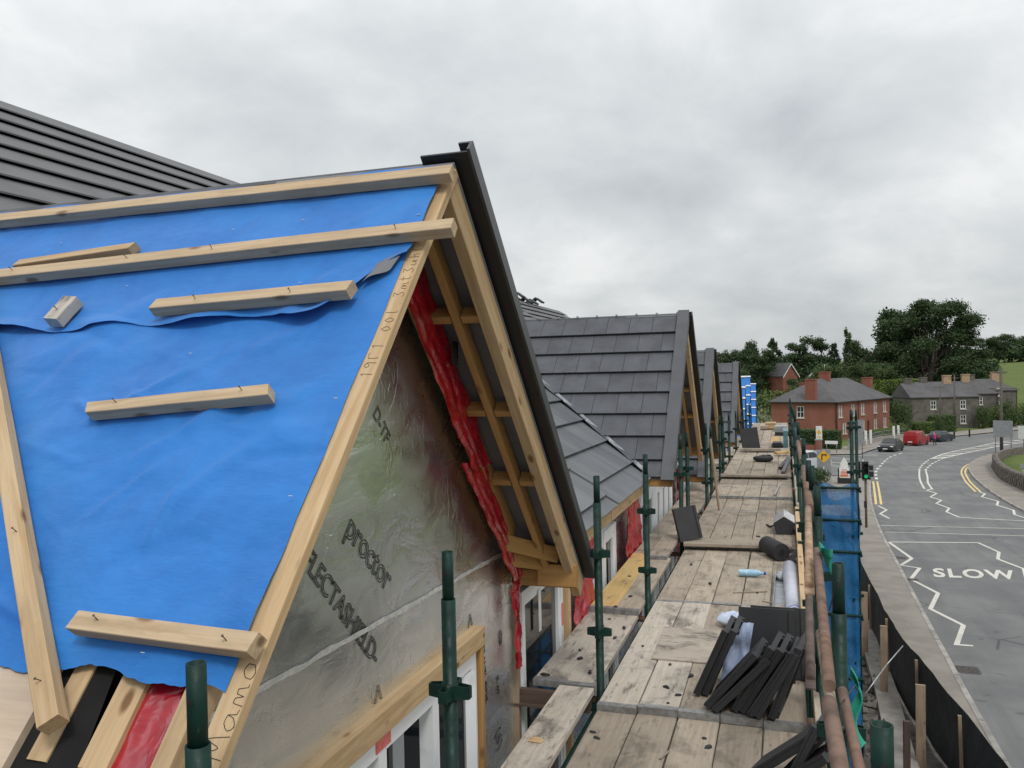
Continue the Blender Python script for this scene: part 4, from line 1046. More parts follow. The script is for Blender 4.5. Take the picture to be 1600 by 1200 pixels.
for (x, y, zt, w), lb in zip([(1.73, 21.4, -3.42, .14), (1.86, 18.6, -3.40, .14), (2.06, 15.15, -3.36, .15), (1.75, 14.4, -3.7, .10)], ['farthest pale stake standing behind the black fence', 'middle pale timber stake standing behind the black fence', 'nearest tall timber stake standing behind the black fence', 'short dark stake left of the nearest tall stake']):
    tag(beam('timber_stake', (x, y, gz(x, y)-.2), (x+.01, y, zt), w, .05 if w > .12 else .08, W_POST if w > .12 else W_DRK, up=(0, 1, 0)), lb, 'stake', 'timber stakes behind the fence')
CONC = plain('rough_concrete', (.33,.31,.28), (.24,.22,.20), 3, .9, bmp=.4, bscale=20)
mb = MB()
cs = [(2.02, 11), (2.0, 15.2), (2.12, 18.8), (2.15, 24.5), (2.0, 34)]
for a, b in zip(cs[:-1], cs[1:]):
    mb.add([(a[0]-.42,a[1],gz(*a)-.1),(a[0],a[1],gz(*a)-.1),(a[0],a[1],gz(*a)+.12),(a[0]-.42,a[1],gz(*a)+.10),(b[0]-.42,b[1],gz(*b)-.1),(b[0],b[1],gz(*b)-.1),(b[0],b[1],gz(*b)+.12),(b[0]-.42,b[1],gz(*b)+.10)], [(0,1,2,3),(7,6,5,4),(0,4,5,1),(1,5,6,2),(2,6,7,3),(3,7,4,0)])
tag(mb.build('concrete_strip', CONC), kind='structure')
rb = MB()
for k in range(1400):
    y = rnd.uniform(6, 34); x = rnd.uniform(.3, 2.0); s = rnd.choice([.04, .06, .09, .14])*rnd.uniform(.6, 1.3); z = gz(x, y)-.02
    q = [V((rnd.uniform(-1, 1), rnd.uniform(-1, 1), rnd.uniform(-.5, .8))).normalized()*s for _ in range(6)]
    vs = [(x+s*rnd.uniform(.6, 1), y, z), (x, y+s*rnd.uniform(.6, 1), z), (x-s*rnd.uniform(.6, 1), y, z), (x, y-s*rnd.uniform(.6, 1), z), (x+rnd.uniform(-.3, .3)*s, y+rnd.uniform(-.3, .3)*s, z+s*rnd.uniform(.5, 1.1))]
    rb.add(vs, [(0,1,4),(1,2,4),(2,3,4),(3,0,4)])
RUB = plain('rubble_stone', (.20,.185,.17), (.07,.065,.06), 2.0, .9, bmp=.4, bscale=30)
tag(rb.build('rubble', RUB), 'grey rubble scattered on the site ground beside the fence', 'rubble', kind='stuff')
tag(MB().path([(.64, 8.0, -1.0), (.85, 8.3, -.82), (1.03, 8.6, -.72)], .006, 5).build('bent_wire', GALV, LB), None)

# ------------------------------------------------------------------ things lying on the walkway
def slate_mesh(L=.42, W=.33, T=.041):
    mb = MB()
    mb.bar(L, W, T*.7, .003)                                            # body; local X = length
    mb.box((0, -W/2, T*.35), (L, -W/2+.035, T*.62)); mb.box((0, W/2-.035, -T*.62), (L, W/2, -T*.35))   # interlock ribs
    for s in (-.10, .10): mb.box((L-.025, s-.015, -T*.65), (L-.004, s+.015, -T*.35))              # nibs
    mb.box((.0, -W/2+.05, -T*.62), (.03, W/2-.05, -T*.35))
    return mb.mesh('roof_slate', TILE_DK)
SL = slate_mesh()
def slate(x, y, z, ang, yaw=0.0, roll=0.0, label='', group='loose black roof tiles on the walkway'):
    m = M.Translation(V((x, y, z))) @ M.Rotation(R_(yaw), 4, 'Z') @ M.Rotation(R_(-ang), 4, 'Y') @ M.Rotation(R_(roll), 4, 'X')
    return tag(obj('roof_slate', SL, m), label, 'roof tile', group)
Gz = .043
slate(-.50, 5.02, Gz+.01, 66, -4, 0, 'leftmost black tile of the leaning stack, steepest and outermost')
slate(-.455, 5.03, Gz+.01, 66, -3, 0, 'black tile second from the left of the leaning stack, close beside the outermost')
slate(-.42, 4.84, Gz+.012, 50, -7, 0, 'black tile leaning low in front, first of the fanned row')
slate(-.375, 4.80, Gz+.012, 47, -6, 0, 'black tile leaning low in front, second of the fanned row')
slate(-.265, 4.83, Gz+.012, 61, -8, 0, 'black tile third in the fanned row')
slate(-.225, 4.82, Gz+.012, 60, -8, 0, 'black tile fourth in the fanned row, at its middle')
slate(-.185, 4.79, Gz+.012, 58, -7, 0, 'black tile fifth in the fanned row')
slate(-.145, 4.77, Gz+.012, 61, -8, 0, 'black tile sixth in the fanned row')
slate(-.065, 4.78, Gz+.012, 70, -9, 0, 'rightmost black tile of the fanned row, next to the rail')
m = axes(V((-.33, 5.26, Gz)), V((.10, .16, .98)).normalized(), V((.99, .02, -.10)).normalized(), V((0, 0, 0)))
ex = V((0, .20, .98)).normalized(); ey = V((-1, 0, 0)); ez = ex.cross(ey)
for k, (x, y, lb) in enumerate([(-.13, 5.24, 'black tile standing upright behind the fanned row, facing the camera'), (-.06, 5.29, 'black tile upright behind another one at the back of the stack')]):
    tag(obj('roof_slate', SL, axes(V((x, y, Gz)), ex, ey, ez)), lb, 'roof tile', 'loose black roof tiles on the walkway')
slate(-.17, 3.98, .06, 41, -20, 0, 'longest black tile of the near heap at the bottom edge')
slate(-.10, 3.92, .03, 40, -22, 0, 'black tile beneath the longest one in the near heap')
slate(-.02, 3.90, .02, 66, -14, 0, 'black tile standing steep in the near heap beside the rail')
slate(-.05, 4.02, .02, 52, -18, 0, 'black tile at the back of the near heap, half covered by the others')
# blue-grey sheet behind the tiles
vs, fs = grid(14, 14, lambda u, v: (-.40+.14*u+.06*v, 5.12+.05*v+.03*fbm(u*3, v*3, 1), Gz+.36*v))
loose('blue_sheet', MB().add(vs, fs, 0, True).mesh('blue_sheet', BLUEPL), I4, 'blue grey plastic sheet tucked between the leaning black tiles', 'plastic')
def bagfn(u, v):
    a = u*2*math.pi; r = math.sin(v*math.pi)**.6
    p = V((-.26+.24*math.cos(a)*r*(1+.12*fbm(math.cos(a)*1.5, math.sin(a)*1.5, v*2)), 6.28+.13*math.sin(a)*r, .05+.12*(.5-.5*math.cos(v*math.pi))*(.75+.3*fbm(math.cos(a)*2, math.sin(a)*2, v*3))))
    return p
vs, fs = grid(40, 24, bagfn); CLEARB = plain('pale_plastic_bag', (.62,.68,.80), (.44,.52,.72), 7, .25, bmp=.6, bscale=22, bdist=.02)
loose('plastic_bag', MB().add(vs, fs, 0, True).mesh('plastic_bag', CLEARB), I4, 'crumpled pale blue plastic bag behind the stack of black tiles', 'bag')
mb = MB(); m, L = frame_of((-.12, 6.75, .048), (.02, 6.9, .05)); mb.bar(L, .12, .012, .001, mat=m); m, L = frame_of((-.16, 6.62, .05), (-.04, 6.72, .052)); mb.bar(L, .07, .02, .001, mat=m)
loose('torn_carton', mb.mesh('torn_carton', plain('carton_print', (.42,.30,.27), (.60,.55,.52), 30, .7)), I4, 'small torn carton behind the pale plastic bag', 'carton')
# rolls
def roll(name, p0, p1, r, mats, label, cat, stripe=False):
    t = thing(name, p0, label, cat); mb = MB(); p0 = V(p0); p1 = V(p1); d = (p1-p0).normalized()
    mb.tube(p0, p1, r, seg=20, wall=r*.62); mb.build('wrap', mats[0], t)
    q = MB(); q.tube(p0-d*.001, p0+d*.004, r*.97, r*.97, seg=20); q.build('layers', mats[1], t)
    q = MB(); q.tube(p0-d*.004, p0+d*.003, r*.36, seg=14); q.build('core', BLK, t)
    if stripe:
        q = MB(); q.tube(p0+d*.03, p0+d*.045, r*1.01, seg=20); q.tube(p0+d*.06, p0+d*.068, r*1.01, seg=20); q.build('stripe', ROLLB, t)
    return t
roll('membrane_roll', (.045, 6.42, .115), (.015, 8.0, .115), .062, [ROLLW, BLKR], 'white wrapped roll with blue rings lying along the toe board', 'roll', True)
mb = MB(); m, L = frame_of((-.075, 6.25, .075), (-.06, 7.95, .075))
for (a, b, c, d) in ((-.045, -.04, -.028, .028), (.04, .045, -.028, .028), (-.04, .04, -.028, -.022)): mb.box((0, a, c), (L, b, d), mat=m)
loose('metal_channel', mb.mesh('metal_channel', GALV), I4, 'long galvanised metal channel beside the white roll', 'channel')
vs, fs = lathe([(0,0),(.05,.01),(.062,.06),(.05,.11),(.02,.14),(0,.145)], 12); CL2 = plain('clear_film', (.46,.49,.51), (.34,.37,.40), 9, .15, bmp=.8, bscale=30, bdist=.02)
loose('film_bundle', MB().add([(x*1.2, y*1.6, z+.01*fbm(x*30, y*30, z*30)) for x, y, z in vs], fs, 0, True).mesh('film_bundle', CL2), M.Translation(V((-.055, 7.80, .048))) @ M.Diagonal((.8, 1.1, .5, 1)), 'bunched clear film at the far end of the metal channel', 'film')
roll('felt_roll', (-.055, 8.58, .125), (-.20, 8.90, .135), .088, [BLKR, BLKR], 'thick black felt roll lying with its open end towards the camera', 'roll')
vs, fs = grid(10, 8, lambda u, v: (.0+.13*u, 8.35+.35*v, .06+.11*u+.03*math.sin(v*5)*u)); mb = MB().add(vs, fs, 0, True)
loose('felt_flap', mb.mesh('felt_flap', BLKR), I4, 'loose black felt flap between the felt roll and the toe board', 'felt')
# pentagon box with foil top
t = thing('roof_vent_box', (-.04, 9.9, .08), 'dark pentagon ended box with shiny top standing by the toe board', 'box')
pen = [(-.115, 9.78, .078), (.055, 9.80, .078), (.085, 9.80, .20), (-.03, 9.79, .275), (-.145, 9.78, .20)]
MB().poly(pen, (0, .42, .01)).build('body', plain('dark_box', (.030,.030,.036), (.024,.024,.028), 8, .6), t)
mb = MB()
for a, b in ((pen[2], pen[3]), (pen[3], pen[4])):
    A, B = V(a), V(b); n = V((0, .42, .01)); u = V((0, 0, .004)); mb.add([A+u+V((0,.004,0)), B+u+V((0,.004,0)), B+n+u*2, A+n+u*2, A+u*3+V((0,.004,0)), B+u*3+V((0,.004,0)), B+n+u*3, A+n+u*3], [(0,1,2,3),(7,6,5,4),(0,4,5,1),(1,5,6,2),(2,6,7,3),(3,7,4,0)])
mb.build('foil_lid', TAPE, t)
mb = MB(); mb.path([(-.23, 10.25, .10), (-.19, 10.2, .085), (-.12, 10.15, .12)], .012, 6); mb.box((-.14, 10.1, .10), (-.09, 10.2, .13))
loose('hand_tool', mb.mesh('hand_tool', BLK), I4, 'small dark hand tool lying left of the pentagon box', 'tool')
# bottle
vs, fs = lathe([(0,0),(.030,.0),(.033,.012),(.031,.05),(.034,.09),(.031,.12),(.034,.15),(.022,.185),(.013,.205),(.013,.225)], 14)
PET = plain('blue_bottle_plastic', (.28,.50,.66), (.42,.62,.74), 20, .12, bmp=.6, bscale=60, bdist=.01)
mw = M.Translation(V((-.42, 7.88, .07))) @ M.Rotation(R_(-82), 4, 'Z') @ M.Rotation(R_(-90), 4, 'X')
bt = thing('water_bottle', (-.42, 7.88, .04), 'crushed pale blue plastic bottle lying on the planks', 'bottle')
obj('bottle_body', MB().add(vs, fs, 0, True).mesh('bottle_body', PET), M.Translation(V((-.43, 7.86, .072))) @ M.Rotation(R_(5), 4, 'Z') @ M.Rotation(R_(90), 4, 'Y'), bt)
q = MB(); q.tube((0, 0, .222), (0, 0, .242), .0155, seg=12); obj('cap', q.mesh('cap', ROLLB), M.Translation(V((-.43, 7.86, .072))) @ M.Rotation(R_(5), 4, 'Z') @ M.Rotation(R_(90), 4, 'Y'), bt)
# tile leaning on the inner standard, prop, bag
ex = V((-.22, .12, .95)).normalized(); ey = V((-.72, -.66, -.1)).normalized(); ez = ex.cross(ey).normalized(); ey = ez.cross(ex)
tag(obj('roof_slate', SL, axes(V((-.985, 9.06, .115)), ex, ey, ez) @ M.Scale(.86, 4)), 'single grey tile leaning against the inner scaffold pole', 'roof tile', 'loose black roof tiles on the walkway')
loose('timber_prop', beam('timber_prop', (-.86, 11.4, .07), (-1.0, 11.6, 1.02), .03, .03, W_POST).data, I4, '', '') if False else tag(beam('timber_prop', (-.86, 11.4, .07), (-.97, 11.5, 1.02), .028, .028, W_POST), 'thin timber stick leaning against the inner scaffold poles', 'stick')
vs, fs = grid(30, 16, lambda u, v: (lambda a, r: (-.42+.19*math.cos(a)*r*(1+.12*fbm(u*5, v*5, 3)), 17.0+.14*math.sin(a)*r, .145+.13*(.5-.5*math.cos(v*math.pi))*(1+.3*fbm(u*4, v*3, 1))))(u*2*math.pi, math.sin(v*math.pi)**.5))
loose('black_bag', MB().add(vs, fs, 0, True).mesh('black_bag', BLKR), I4, 'limp black bag lying across the middle of the walkway', 'bag')
for k, (a, b, mt, lb) in enumerate([((-.10, 15.6, .18), (.06, 16.9, .24), BLK, 'dark angle trim leaning in the right corner past the far lap plank'), ((-.05, 15.0, .17), (.07, 16.2, .30), TRIM2, 'grey trim offcut propped on the toe board'), ((-.16, 12.55, .13), (-.10, 13.6, .135), GALV, 'thin bright metal rod lying on the planks by the toe board')]):
    tag(beam('trim_offcut', a, b, .06 if k < 2 else .025, .04 if k < 2 else .02, mt), lb, 'trim')
m, L = frame_of((-.20, 18.2, .20), (.06, 18.3, .22)); loose('timber_offcut', MB().bar(L, .20, .05, .004).mesh('timber_offcut', W_YEL), m, 'short yellow plank offcut on the far walkway right of the bag', 'plank')
m = axes(V((-.70, 19.6, .16)), V((.05, .1, .99)).normalized(), V((-.98, .2, .03)).normalized(), V((0, 0, 1)))
ex = V((-.15, .1, .98)).normalized(); ey = V((-.95, -.3, -.11)).normalized(); ez = ex.cross(ey).normalized(); ey = ez.cross(ex)
loose('roofing_sheet', MB().bar(.50, .40, .02, .003).mesh('roofing_sheet', BLK), axes(V((-.72, 19.3, .16)), ex, ey, ez), 'black sheet leaning on the far inner scaffold poles', 'sheet')
for k, (x, y, z, w, d, h, mt, lb) in enumerate([(-.18, 20.2, .155, .22, .5, .12, BLK, 'black box stacked low on the far right of the walkway'), (.02, 20.6, .155, .10, 1.2, .42, plain('teal_sheet', (.10,.22,.24), (.07,.16,.18), 5, .4), 'upright teal sheet standing along the far toe board'), (-.10, 24.0, .155, .34, .5, .10, BLK, 'flat black pack beyond the teal sheet'), (-.12, 25.6, .155, .34, .6, .16, GALV, 'grey pack of trims near the end of the walkway'), (-.42, 27.0, .12, .30, .5, .22, W_NEW, 'stack of pale timber at the end of the walkway'), (-.62, 26.6, .12, .2, .4, .14, W_OLD, 'low pile of offcuts beside the pale timber stack')]):
    t = thing('material_pack', (x, y, z), lb, 'stack')
    n = max(2, int(h/.04)) if k != 1 else 1
    for j in range(n): MB().box((x-w/2+rnd.uniform(-.02, .02), y-d/2+rnd.uniform(-.03, .03), z+j*h/n), (x+w/2+rnd.uniform(-.02, .02), y+d/2, z+(j+.92)*h/n)).build('layer', mt, t)
# small broken chips of tile
chips = [(-.90,8.24),(-.66,7.52),(-.96,5.67),(-1.23,6.73),(-.73,5.35),(-.58,5.18),(-.70,4.95),(-1.29,6.40),(-1.35,5.44),(-1.31,5.28),(-1.19,5.05),(-1.17,5.76),(-.43,4.40),(-1.01,4.32),(-1.30,6.2),(-1.15,6.0),(-.62,4.85),(-.66,4.72),(-.97,4.25),(-.40,4.30),(-1.45,4.93),(-1.36,7.4),(-.25,7.3),(-.30,9.4)]
ct = []
for k in range(5):
    n = 6; pts = [(.032*math.cos(a*2*math.pi/n)*rnd.uniform(.6, 1.25), .018*math.sin(a*2*math.pi/n)*rnd.uniform(.6, 1.25)) for a in range(n)]
    ct.append(MB().add([(x, y, 0) for x, y in pts]+[(x*.8+.003, y*.8, rnd.uniform(.009, .018)) for x, y in pts], [tuple(range(n-1, -1, -1)), tuple(range(n, 2*n))]+[(i, (i+1) % n, n+(i+1) % n, n+i) for i in range(n)]).mesh('tile_chip', TILE_DK))
def deck_z(x, y):
    if x < -1.08: return .055 if y < 6.38 and y > 4.8 else (.095 if y < 8.3 else .1) if y > 4.8 else .058
    return .003 if y < 4.6 else .043 if y < 6.87 else .037 if y < 9.05 else .114
for k, (x, y) in enumerate(chips):
    m = M.Translation(V((x, y, deck_z(x, y)-.001))) @ M.Rotation(rnd.uniform(0, 6.28), 4, 'Z') @ M.Scale(rnd.uniform(.45, 1.05), 4)
    lb = ('inner planks nearest the foil wall' if y < 6.5 else 'yellow inner plank beside the windows') if x < -1.08 else 'nearest planks at the bottom' if y < 4.6 else 'dirty planks left of the leaning tiles' if y < 6.8 else 'planks round the plastic bottle' if y < 9 else 'planks beyond the cross plank'
    tag(obj('tile_chip', ct[k % 5], m), 'small dark broken chip of tile on the '+lb, 'tile chip', 'broken tile chips on the walkway')
m = M.Translation(V((-1.24, 4.02, .058))); loose('wood_chip', MB().add([(-.04,-.015,0),(.035,-.02,0),(.045,.015,0),(-.03,.02,0),(-.02,0,.018),(.02,.0,.022)], [(0,1,5,4),(1,2,5),(2,3,4,5),(3,0,4),(3,2,1,0)]).mesh('wood_chip', W_NEW), m, 'small pale wood chip on the nearest left plank', 'wood chip')
def cloth(name, fn, label):
    vs, fs = grid(12, 12, fn); loose(name, MB().add(vs, fs, 0, True).mesh(name, GREENCL), I4, label, 'cloth', 'green cloth scraps tied to the rails')
cloth('green_cloth_scrap', lambda u, v: (.168+.05*u*v+.02*math.sin(v*6), 2.55+.04*u+.015*math.sin(u*7), 1.06-.20*v-.04*u+.01*math.sin(u*9)), 'green cloth scrap tied low beside the nearest tall pole')
cloth('green_cloth_scrap', lambda u, v: (.125+.05*u, 3.55+.10*v+.02*math.sin(u*7), 1.20-.13*v*u-.02*math.sin(v*9)), 'green cloth scrap hanging on the rusty upper rail')
q = MB(); q.path([(.105, 1.95, 1.18), (.16, 2.3, 1.10), (.19, 2.52, 1.0)], .0018, 5); q.path([(.14, 2.6, 1.3), (.12, 2.75, 1.17)], .0018, 5)
loose('tie_wire', q.mesh('tie_wire', BLK), I4, 'thin black tie wire looped round the near rails', 'wire')
mb = MB(); vs, fs = lathe([(0,0),(.03,.0),(.04,.04),(.03,.09),(.0,.10)], 10); loose('glove', mb.add([(x*1.3, y, z*.7) for x, y, z in vs], fs, 0, True).mesh('glove', plain('grey_glove', (.40,.42,.44), (.28,.29,.31), 30, .8, bmp=.5, bscale=80)), M.Translation(V((-.10, 3.72, .09))), 'grey cloth bundle at the bottom edge in front of the near tile heap', 'cloth')

SAWD = plain('sawdust', (.58,.44,.27), (.46,.33,.19), 60, .95)
for k, (x, y, l, a, lb) in enumerate([(-.45, 7.25, .30, 20, 'thin timber sliver lying across the planks below the bottle'), (-.62, 4.1, .10, 70, 'short splinter on the nearest planks'), (-.86, 3.9, .13, 30, 'pale splinter at the near left of the planks'), (-.20, 7.05, .16, -30, 'dark splinter near the torn carton'), (-.75, 12.0, .25, 10, 'sliver of timber past the pentagon box')]):
    tag(beam('timber_sliver', (x, y, deck_z(x, y)+.004), (x+l*math.cos(R_(a)), y+l*math.sin(R_(a)), deck_z(x, y)+.006), .012, .006, W_OLD if k % 2 else W_POST), lb, 'splinter', 'splinters on the walkway')

# ------------------------------------------------------------------ houses across the junction
def brick_mat(name, c1, c2, mortar, sc=1.0):
    m, t, b = new_mat(name)
    vec = coords(t, (1, 1, 1), False)
    br = N(t, 'ShaderNodeTexBrick'); br.inputs['Scale'].default_value = sc
    sepx = N(t, 'ShaderNodeSeparateXYZ'); t.links.new(vec, sepx.inputs[0]); cb = N(t, 'ShaderNodeCombineXYZ')
    t.links.new(mth(t, 'ADD', sepx.outputs[0], sepx.outputs[1]), cb.inputs[0]); t.links.new(sepx.outputs[2], cb.inputs[1])
    t.links.new(cb.outputs[0], br.inputs['Vector'])
    br.inputs['Color1'].default_value = (*c1, 1); br.inputs['Color2'].default_value = (*c2, 1); br.inputs['Mortar'].default_value = (*mortar, 1)
    br.inputs['Brick Width'].default_value = .225; br.inputs['Row Height'].default_value = .075; br.inputs['Mortar Size'].default_value = .010
    cc = mix(t, rampf(t, noise(t, vec, .6, 5, .6), .35, .7, 0, .45), br.outputs['Color'], tuple(x*.62 for x in c1))
    t.links.new(cc, b.inputs['Base Color']); b.inputs['Roughness'].default_value = .9; return m
BRICK = brick_mat('red_brick', (.29,.088,.056), (.23,.068,.044), (.26,.165,.125))
BRICK2 = brick_mat('chimney_brick', (.30,.080,.050), (.22,.06,.04), (.24,.15,.12))
STONE = plain('grey_rubble_wall', (.14,.128,.112), (.09,.082,.072), 1.2, .95, bmp=.6, bscale=4, bdist=.05)
def slate_roof_mat():
    m, t, b = new_mat('slate_roof')
    vec = coords(t, (1, 1, 1), False)
    cc = mix(t, rampf(t, noise(t, vec, .5, 6, .65), .35, .68), (.092,.090,.094), (.062,.061,.066)); cc = mix(t, rampf(t, noise(t, coords(t, (3, 3, .6), False), 2, 3), .5, .75, 0, .5), cc, (.14,.135,.13))
    wv = N(t, 'ShaderNodeTexWave', wave_type='BANDS', bands_direction='Z'); wv.inputs['Scale'].default_value = 2.2; wv.inputs['Distortion'].default_value = .4; t.links.new(vec, wv.inputs[0])
    t.links.new(cc, b.inputs['Base Color']); b.inputs['Roughness'].default_value = .75; bump(t, b, wv.outputs['Fac'], .35, .03); return m
SLATE = slate_roof_mat()
WHITE = plain('white_paint', (.72,.72,.70), (.62,.62,.60), 4, .5)
CREAM = plain('cream_reveal', (.55,.50,.42), (.45,.41,.35), 4, .7)
DOORB = plain('dark_red_door', (.09,.02,.018), (.07,.016,.014), 4, .5)
POT = plain('clay_pot', (.42,.20,.10), (.30,.14,.08), 5, .8)
class Loc:
    """a house frame: local u along one wall, v along the other, z above its ground"""
    def __init__(s, o, ang): s.o = V(o); a = R_(ang); s.u = V((math.cos(a), math.sin(a), 0)); s.v = V((-math.sin(a), math.cos(a), 0))
    def __call__(s, u, v, z): return s.o+s.u*u+s.v*v+V((0, 0, z))
def lbox(mb, F, a, b, mi=0):
    P = [F(x, y, z) for z in (a[2], b[2]) for x, y in ((a[0], a[1]), (b[0], a[1]), (b[0], b[1]), (a[0], b[1]))]
    mb.add(P, [(3,2,1,0),(4,5,6,7),(0,1,5,4),(1,2,6,5),(2,3,7,6),(3,0,4,7)], mi); return mb
def far_window(house, F, side_, c, z0, w, h, D, bars=True, sill=True):
    """side_: 'front' wall at v=0 or 'right' wall at u=D"""
    def P(a, d, z): return (a, -d, z) if side_ == 'front' else (D+d, a, z)
    def bx(mb, a0, a1, d0, d1, zz0, zz1):
        p, q = P(a0, d0, zz0), P(a1, d1, zz1)
        lbox(mb, F, (min(p[0], q[0]), min(p[1], q[1]), zz0), (max(p[0], q[0]), max(p[1], q[1]), zz1)); return mb
    f = .11; mb = MB(); d0, d1 = -.16, -.05
    bx(mb, c-w/2, c-w/2+f, d0, d1, z0, z0+h); bx(mb, c+w/2-f, c+w/2, d0, d1, z0, z0+h); bx(mb, c-w/2+f, c+w/2-f, d0, d1, z0, z0+f); bx(mb, c-w/2+f, c+w/2-f, d0, d1, z0+h-f, z0+h)
    if bars:
        bx(mb, c-.04, c+.04, d0+.02, d1-.006, z0+f, z0+h-f); bx(mb, c-w/2+f, c-.04, d0+.02, d1-.006, z0+h*.5-.04, z0+h*.5+.04); bx(mb, c+.04, c+w/2-f, d0+.02, d1-.006, z0+h*.5-.04, z0+h*.5+.04)
    o = mb.build('window', WHITE, house)
    bx(MB(), c-w/2+f, c+w/2-f, -.13, -.10, z0+f, z0+h-f).build('pane', GLASS, o)
    if sill: bx(MB(), c-w/2-.1, c+w/2+.1, -.05, .12, z0-.14, z0-.01).build('sill', CREAM, o)
def wall_ring(F, L, D, h, holes_front, holes_right, mat, house, z0=-1.0, t=.25):
    """four walls; front (v=0) and right (u=L) have real openings"""
    def skin(n, pts_fn, holes, length):
        xs = sorted(set([0, length]+[a for h_ in holes for a in h_[:2]])); zs = sorted(set([z0, h]+[a for h_ in holes for a in h_[2:]])); mb = MB()
        for i in range(len(xs)-1):
            for j in range(len(zs)-1):
                cx, cz = (xs[i]+xs[i+1])/2, (zs[j]+zs[j+1])/2
                if any(a < cx < b and c < cz < d for a, b, c, d in holes): continue
                lbox(mb, F, *pts_fn(xs[i], xs[i+1], zs[j], zs[j+1]))
        mb.build('wall', mat, house)
    skin(0, lambda a, b, c, d: ((a, 0, c), (b, t, d)), holes_front, L)
    skin(1, lambda a, b, c, d: ((L-t, a, c), (L, b, d)), [(max(a, t), b, c, d) for a, b, c, d in holes_right], D)
    lbox(MB(), F, (0, D-t, z0), (L-t, D, h)).build('wall', mat, house); lbox(MB(), F, (0, t, z0), (t, D-t, h)).build('wall', mat, house)
    lbox(MB(), F, (t+.3, t+.6, -.5), (L-t-.6, D-t-.3, h-.1)).build('inner_wall', DARKIN, house)
def hip_roof(F, L, D, h, rise, over, mat, house, hipf=True, hipb=True):
    o = over; a = D/2 if L > D else L/2
    if L > D: r0, r1 = (D/2 if hipf else -o), (L-D/2 if hipb else L+o); R0, R1 = F(r0, D/2, h+rise), F(r1, D/2, h+rise)
    else: r0, r1 = (L/2 if hipf else -o), (D-L/2 if hipb else D+o); R0, R1 = F(L/2, r0, h+rise), F(L/2, r1, h+rise)
    c = [F(-o, -o, h-.05), F(L+o, -o, h-.05), F(L+o, D+o, h-.05), F(-o, D+o, h-.05)]; b = [p-V((0, 0, .16)) for p in c]
    vs = c+[R0, R1]+b
    if L > D: fs = [(0,1,5,4),(1,2,5),(2,3,4,5),(3,0,4)]
    else: fs = [(0,1,4),(1,2,5,4),(2,3,5),(3,0,4,5)]
    fs += [(0,6,7,1),(1,7,8,2),(2,8,9,3),(3,9,6,0),(9,8,7,6)]
    return MB().add(vs, fs).build('roof', mat, house), R0, R1
def chimney(F, u, v, z0, z1, wu, wv, roof, mat=BRICK2, pots=2):
    mb = MB(); lbox(mb, F, (u-wu/2, v-wv/2, z0), (u+wu/2, v+wv/2, z1-.18)); lbox(mb, F, (u-wu/2-.07, v-wv/2-.07, z1-.18), (u+wu/2+.07, v+wv/2+.07, z1)); o = mb.build('chimney', mat, roof)
# brick house at the corner: local u runs along the end wall, v runs back along the street front
BF = Loc((7.1-10*.906, 128.7+10*.423, -8.02), -25)          # front wall from its left end to the street corner
BH = thing('brick_house', (4, 136, -8.1), 'red brick two storey house with slate hipped roof and tall chimneys', 'house')
Lb, Db, hb_ = 10.0, 22.0, 5.35
fw = [(4.6, 2.9, 1.15, 1.75)]; rw = []
hf = [(c-w/2, c+w/2, z, z+h) for c, z, w, h in fw]
rspec = [(1.2, 3.0, .62, 1.7), (2.0, 3.0, .62, 1.7), (6.0, 3.0, .62, 1.7), (6.8, 3.0, .62, 1.7), (9.9, 3.0, .62, 1.7), (10.7, 3.0, .62, 1.7), (15.2, 3.0, .62, 1.7), (16.0, 3.0, .62, 1.7), (19.4, 3.0, .62, 1.7), (20.2, 3.0, .62, 1.7),
         (2.6, .5, .62, 1.6), (3.4, .5, .62, 1.6), (6.0, .5, .62, 1.6), (6.8, .5, .62, 1.6), (9.9, .5, .62, 1.6), (10.7, .5, .62, 1.6), (15.2, .5, .62, 1.6), (16.0, .5, .62, 1.6), (19.4, .5, .62, 1.6), (20.2, .5, .62, 1.6)]
hr = [(c-w/2, c+w/2, z, z+h) for c, z, w, h in rspec]+[(12.0, 12.95, -.3, 1.95), (4.5, 5.4, -.3, 1.95)]
wall_ring(BF, Lb, Db, hb_, hf, hr, BRICK, BH)
for c, z, w, h in fw: far_window(BH, BF, 'front', c, z, w, h, Lb)
for c, z, w, h in rspec: far_window(BH, BF, 'right', c, z, w, h, Lb)
for a, b in ((12.0, 12.95), (4.5, 5.4)): lbox(MB(), BF, (Lb-.16, a, -.3), (Lb-.05, b, 1.95)).build('door', DOORB, BH)
br_, R0, R1 = hip_roof(BF, Lb, Db, hb_, 3.3, .35, SLATE, BH)
chimney(BF, 6.2, .25, hb_-.3, hb_+3.35, 1.55, .75, br_); chimney(BF, 5.0, 8.2, hb_+2.3, hb_+4.4, 1.6, .8, br_); chimney(BF, 6.8, Db-.9, hb_+.3, hb_+3.3, 1.5, .8, br_); chimney(BF, 1.4, 8.6, hb_+.5, hb_+2.7, 1.2, .7, br_)
lbox(MB(), BF, (5.2, -.25, hb_+.02), (7.2, .75, hb_+.16)).build('chimney_flashing', LEAD, br_)
lbox(MB(), BF, (-.40, -.46, hb_-.20), (Lb+.46, -.36, hb_-.08)).build('gutter', BLK, BH); lbox(MB(), BF, (Lb+.36, -.36, hb_-.20), (Lb+.46, Db+.4, hb_-.08)).build('gutter', BLK, BH)
MB().tube(BF(5.0, 8.2, hb_+4.3), BF(5.0, 8.2, hb_+5.6), .03, seg=6).tube(BF(4.5, 8.2, hb_+5.4), BF(5.5, 8.2, hb_+5.4), .02, seg=6).build('aerial', GALV, BH)
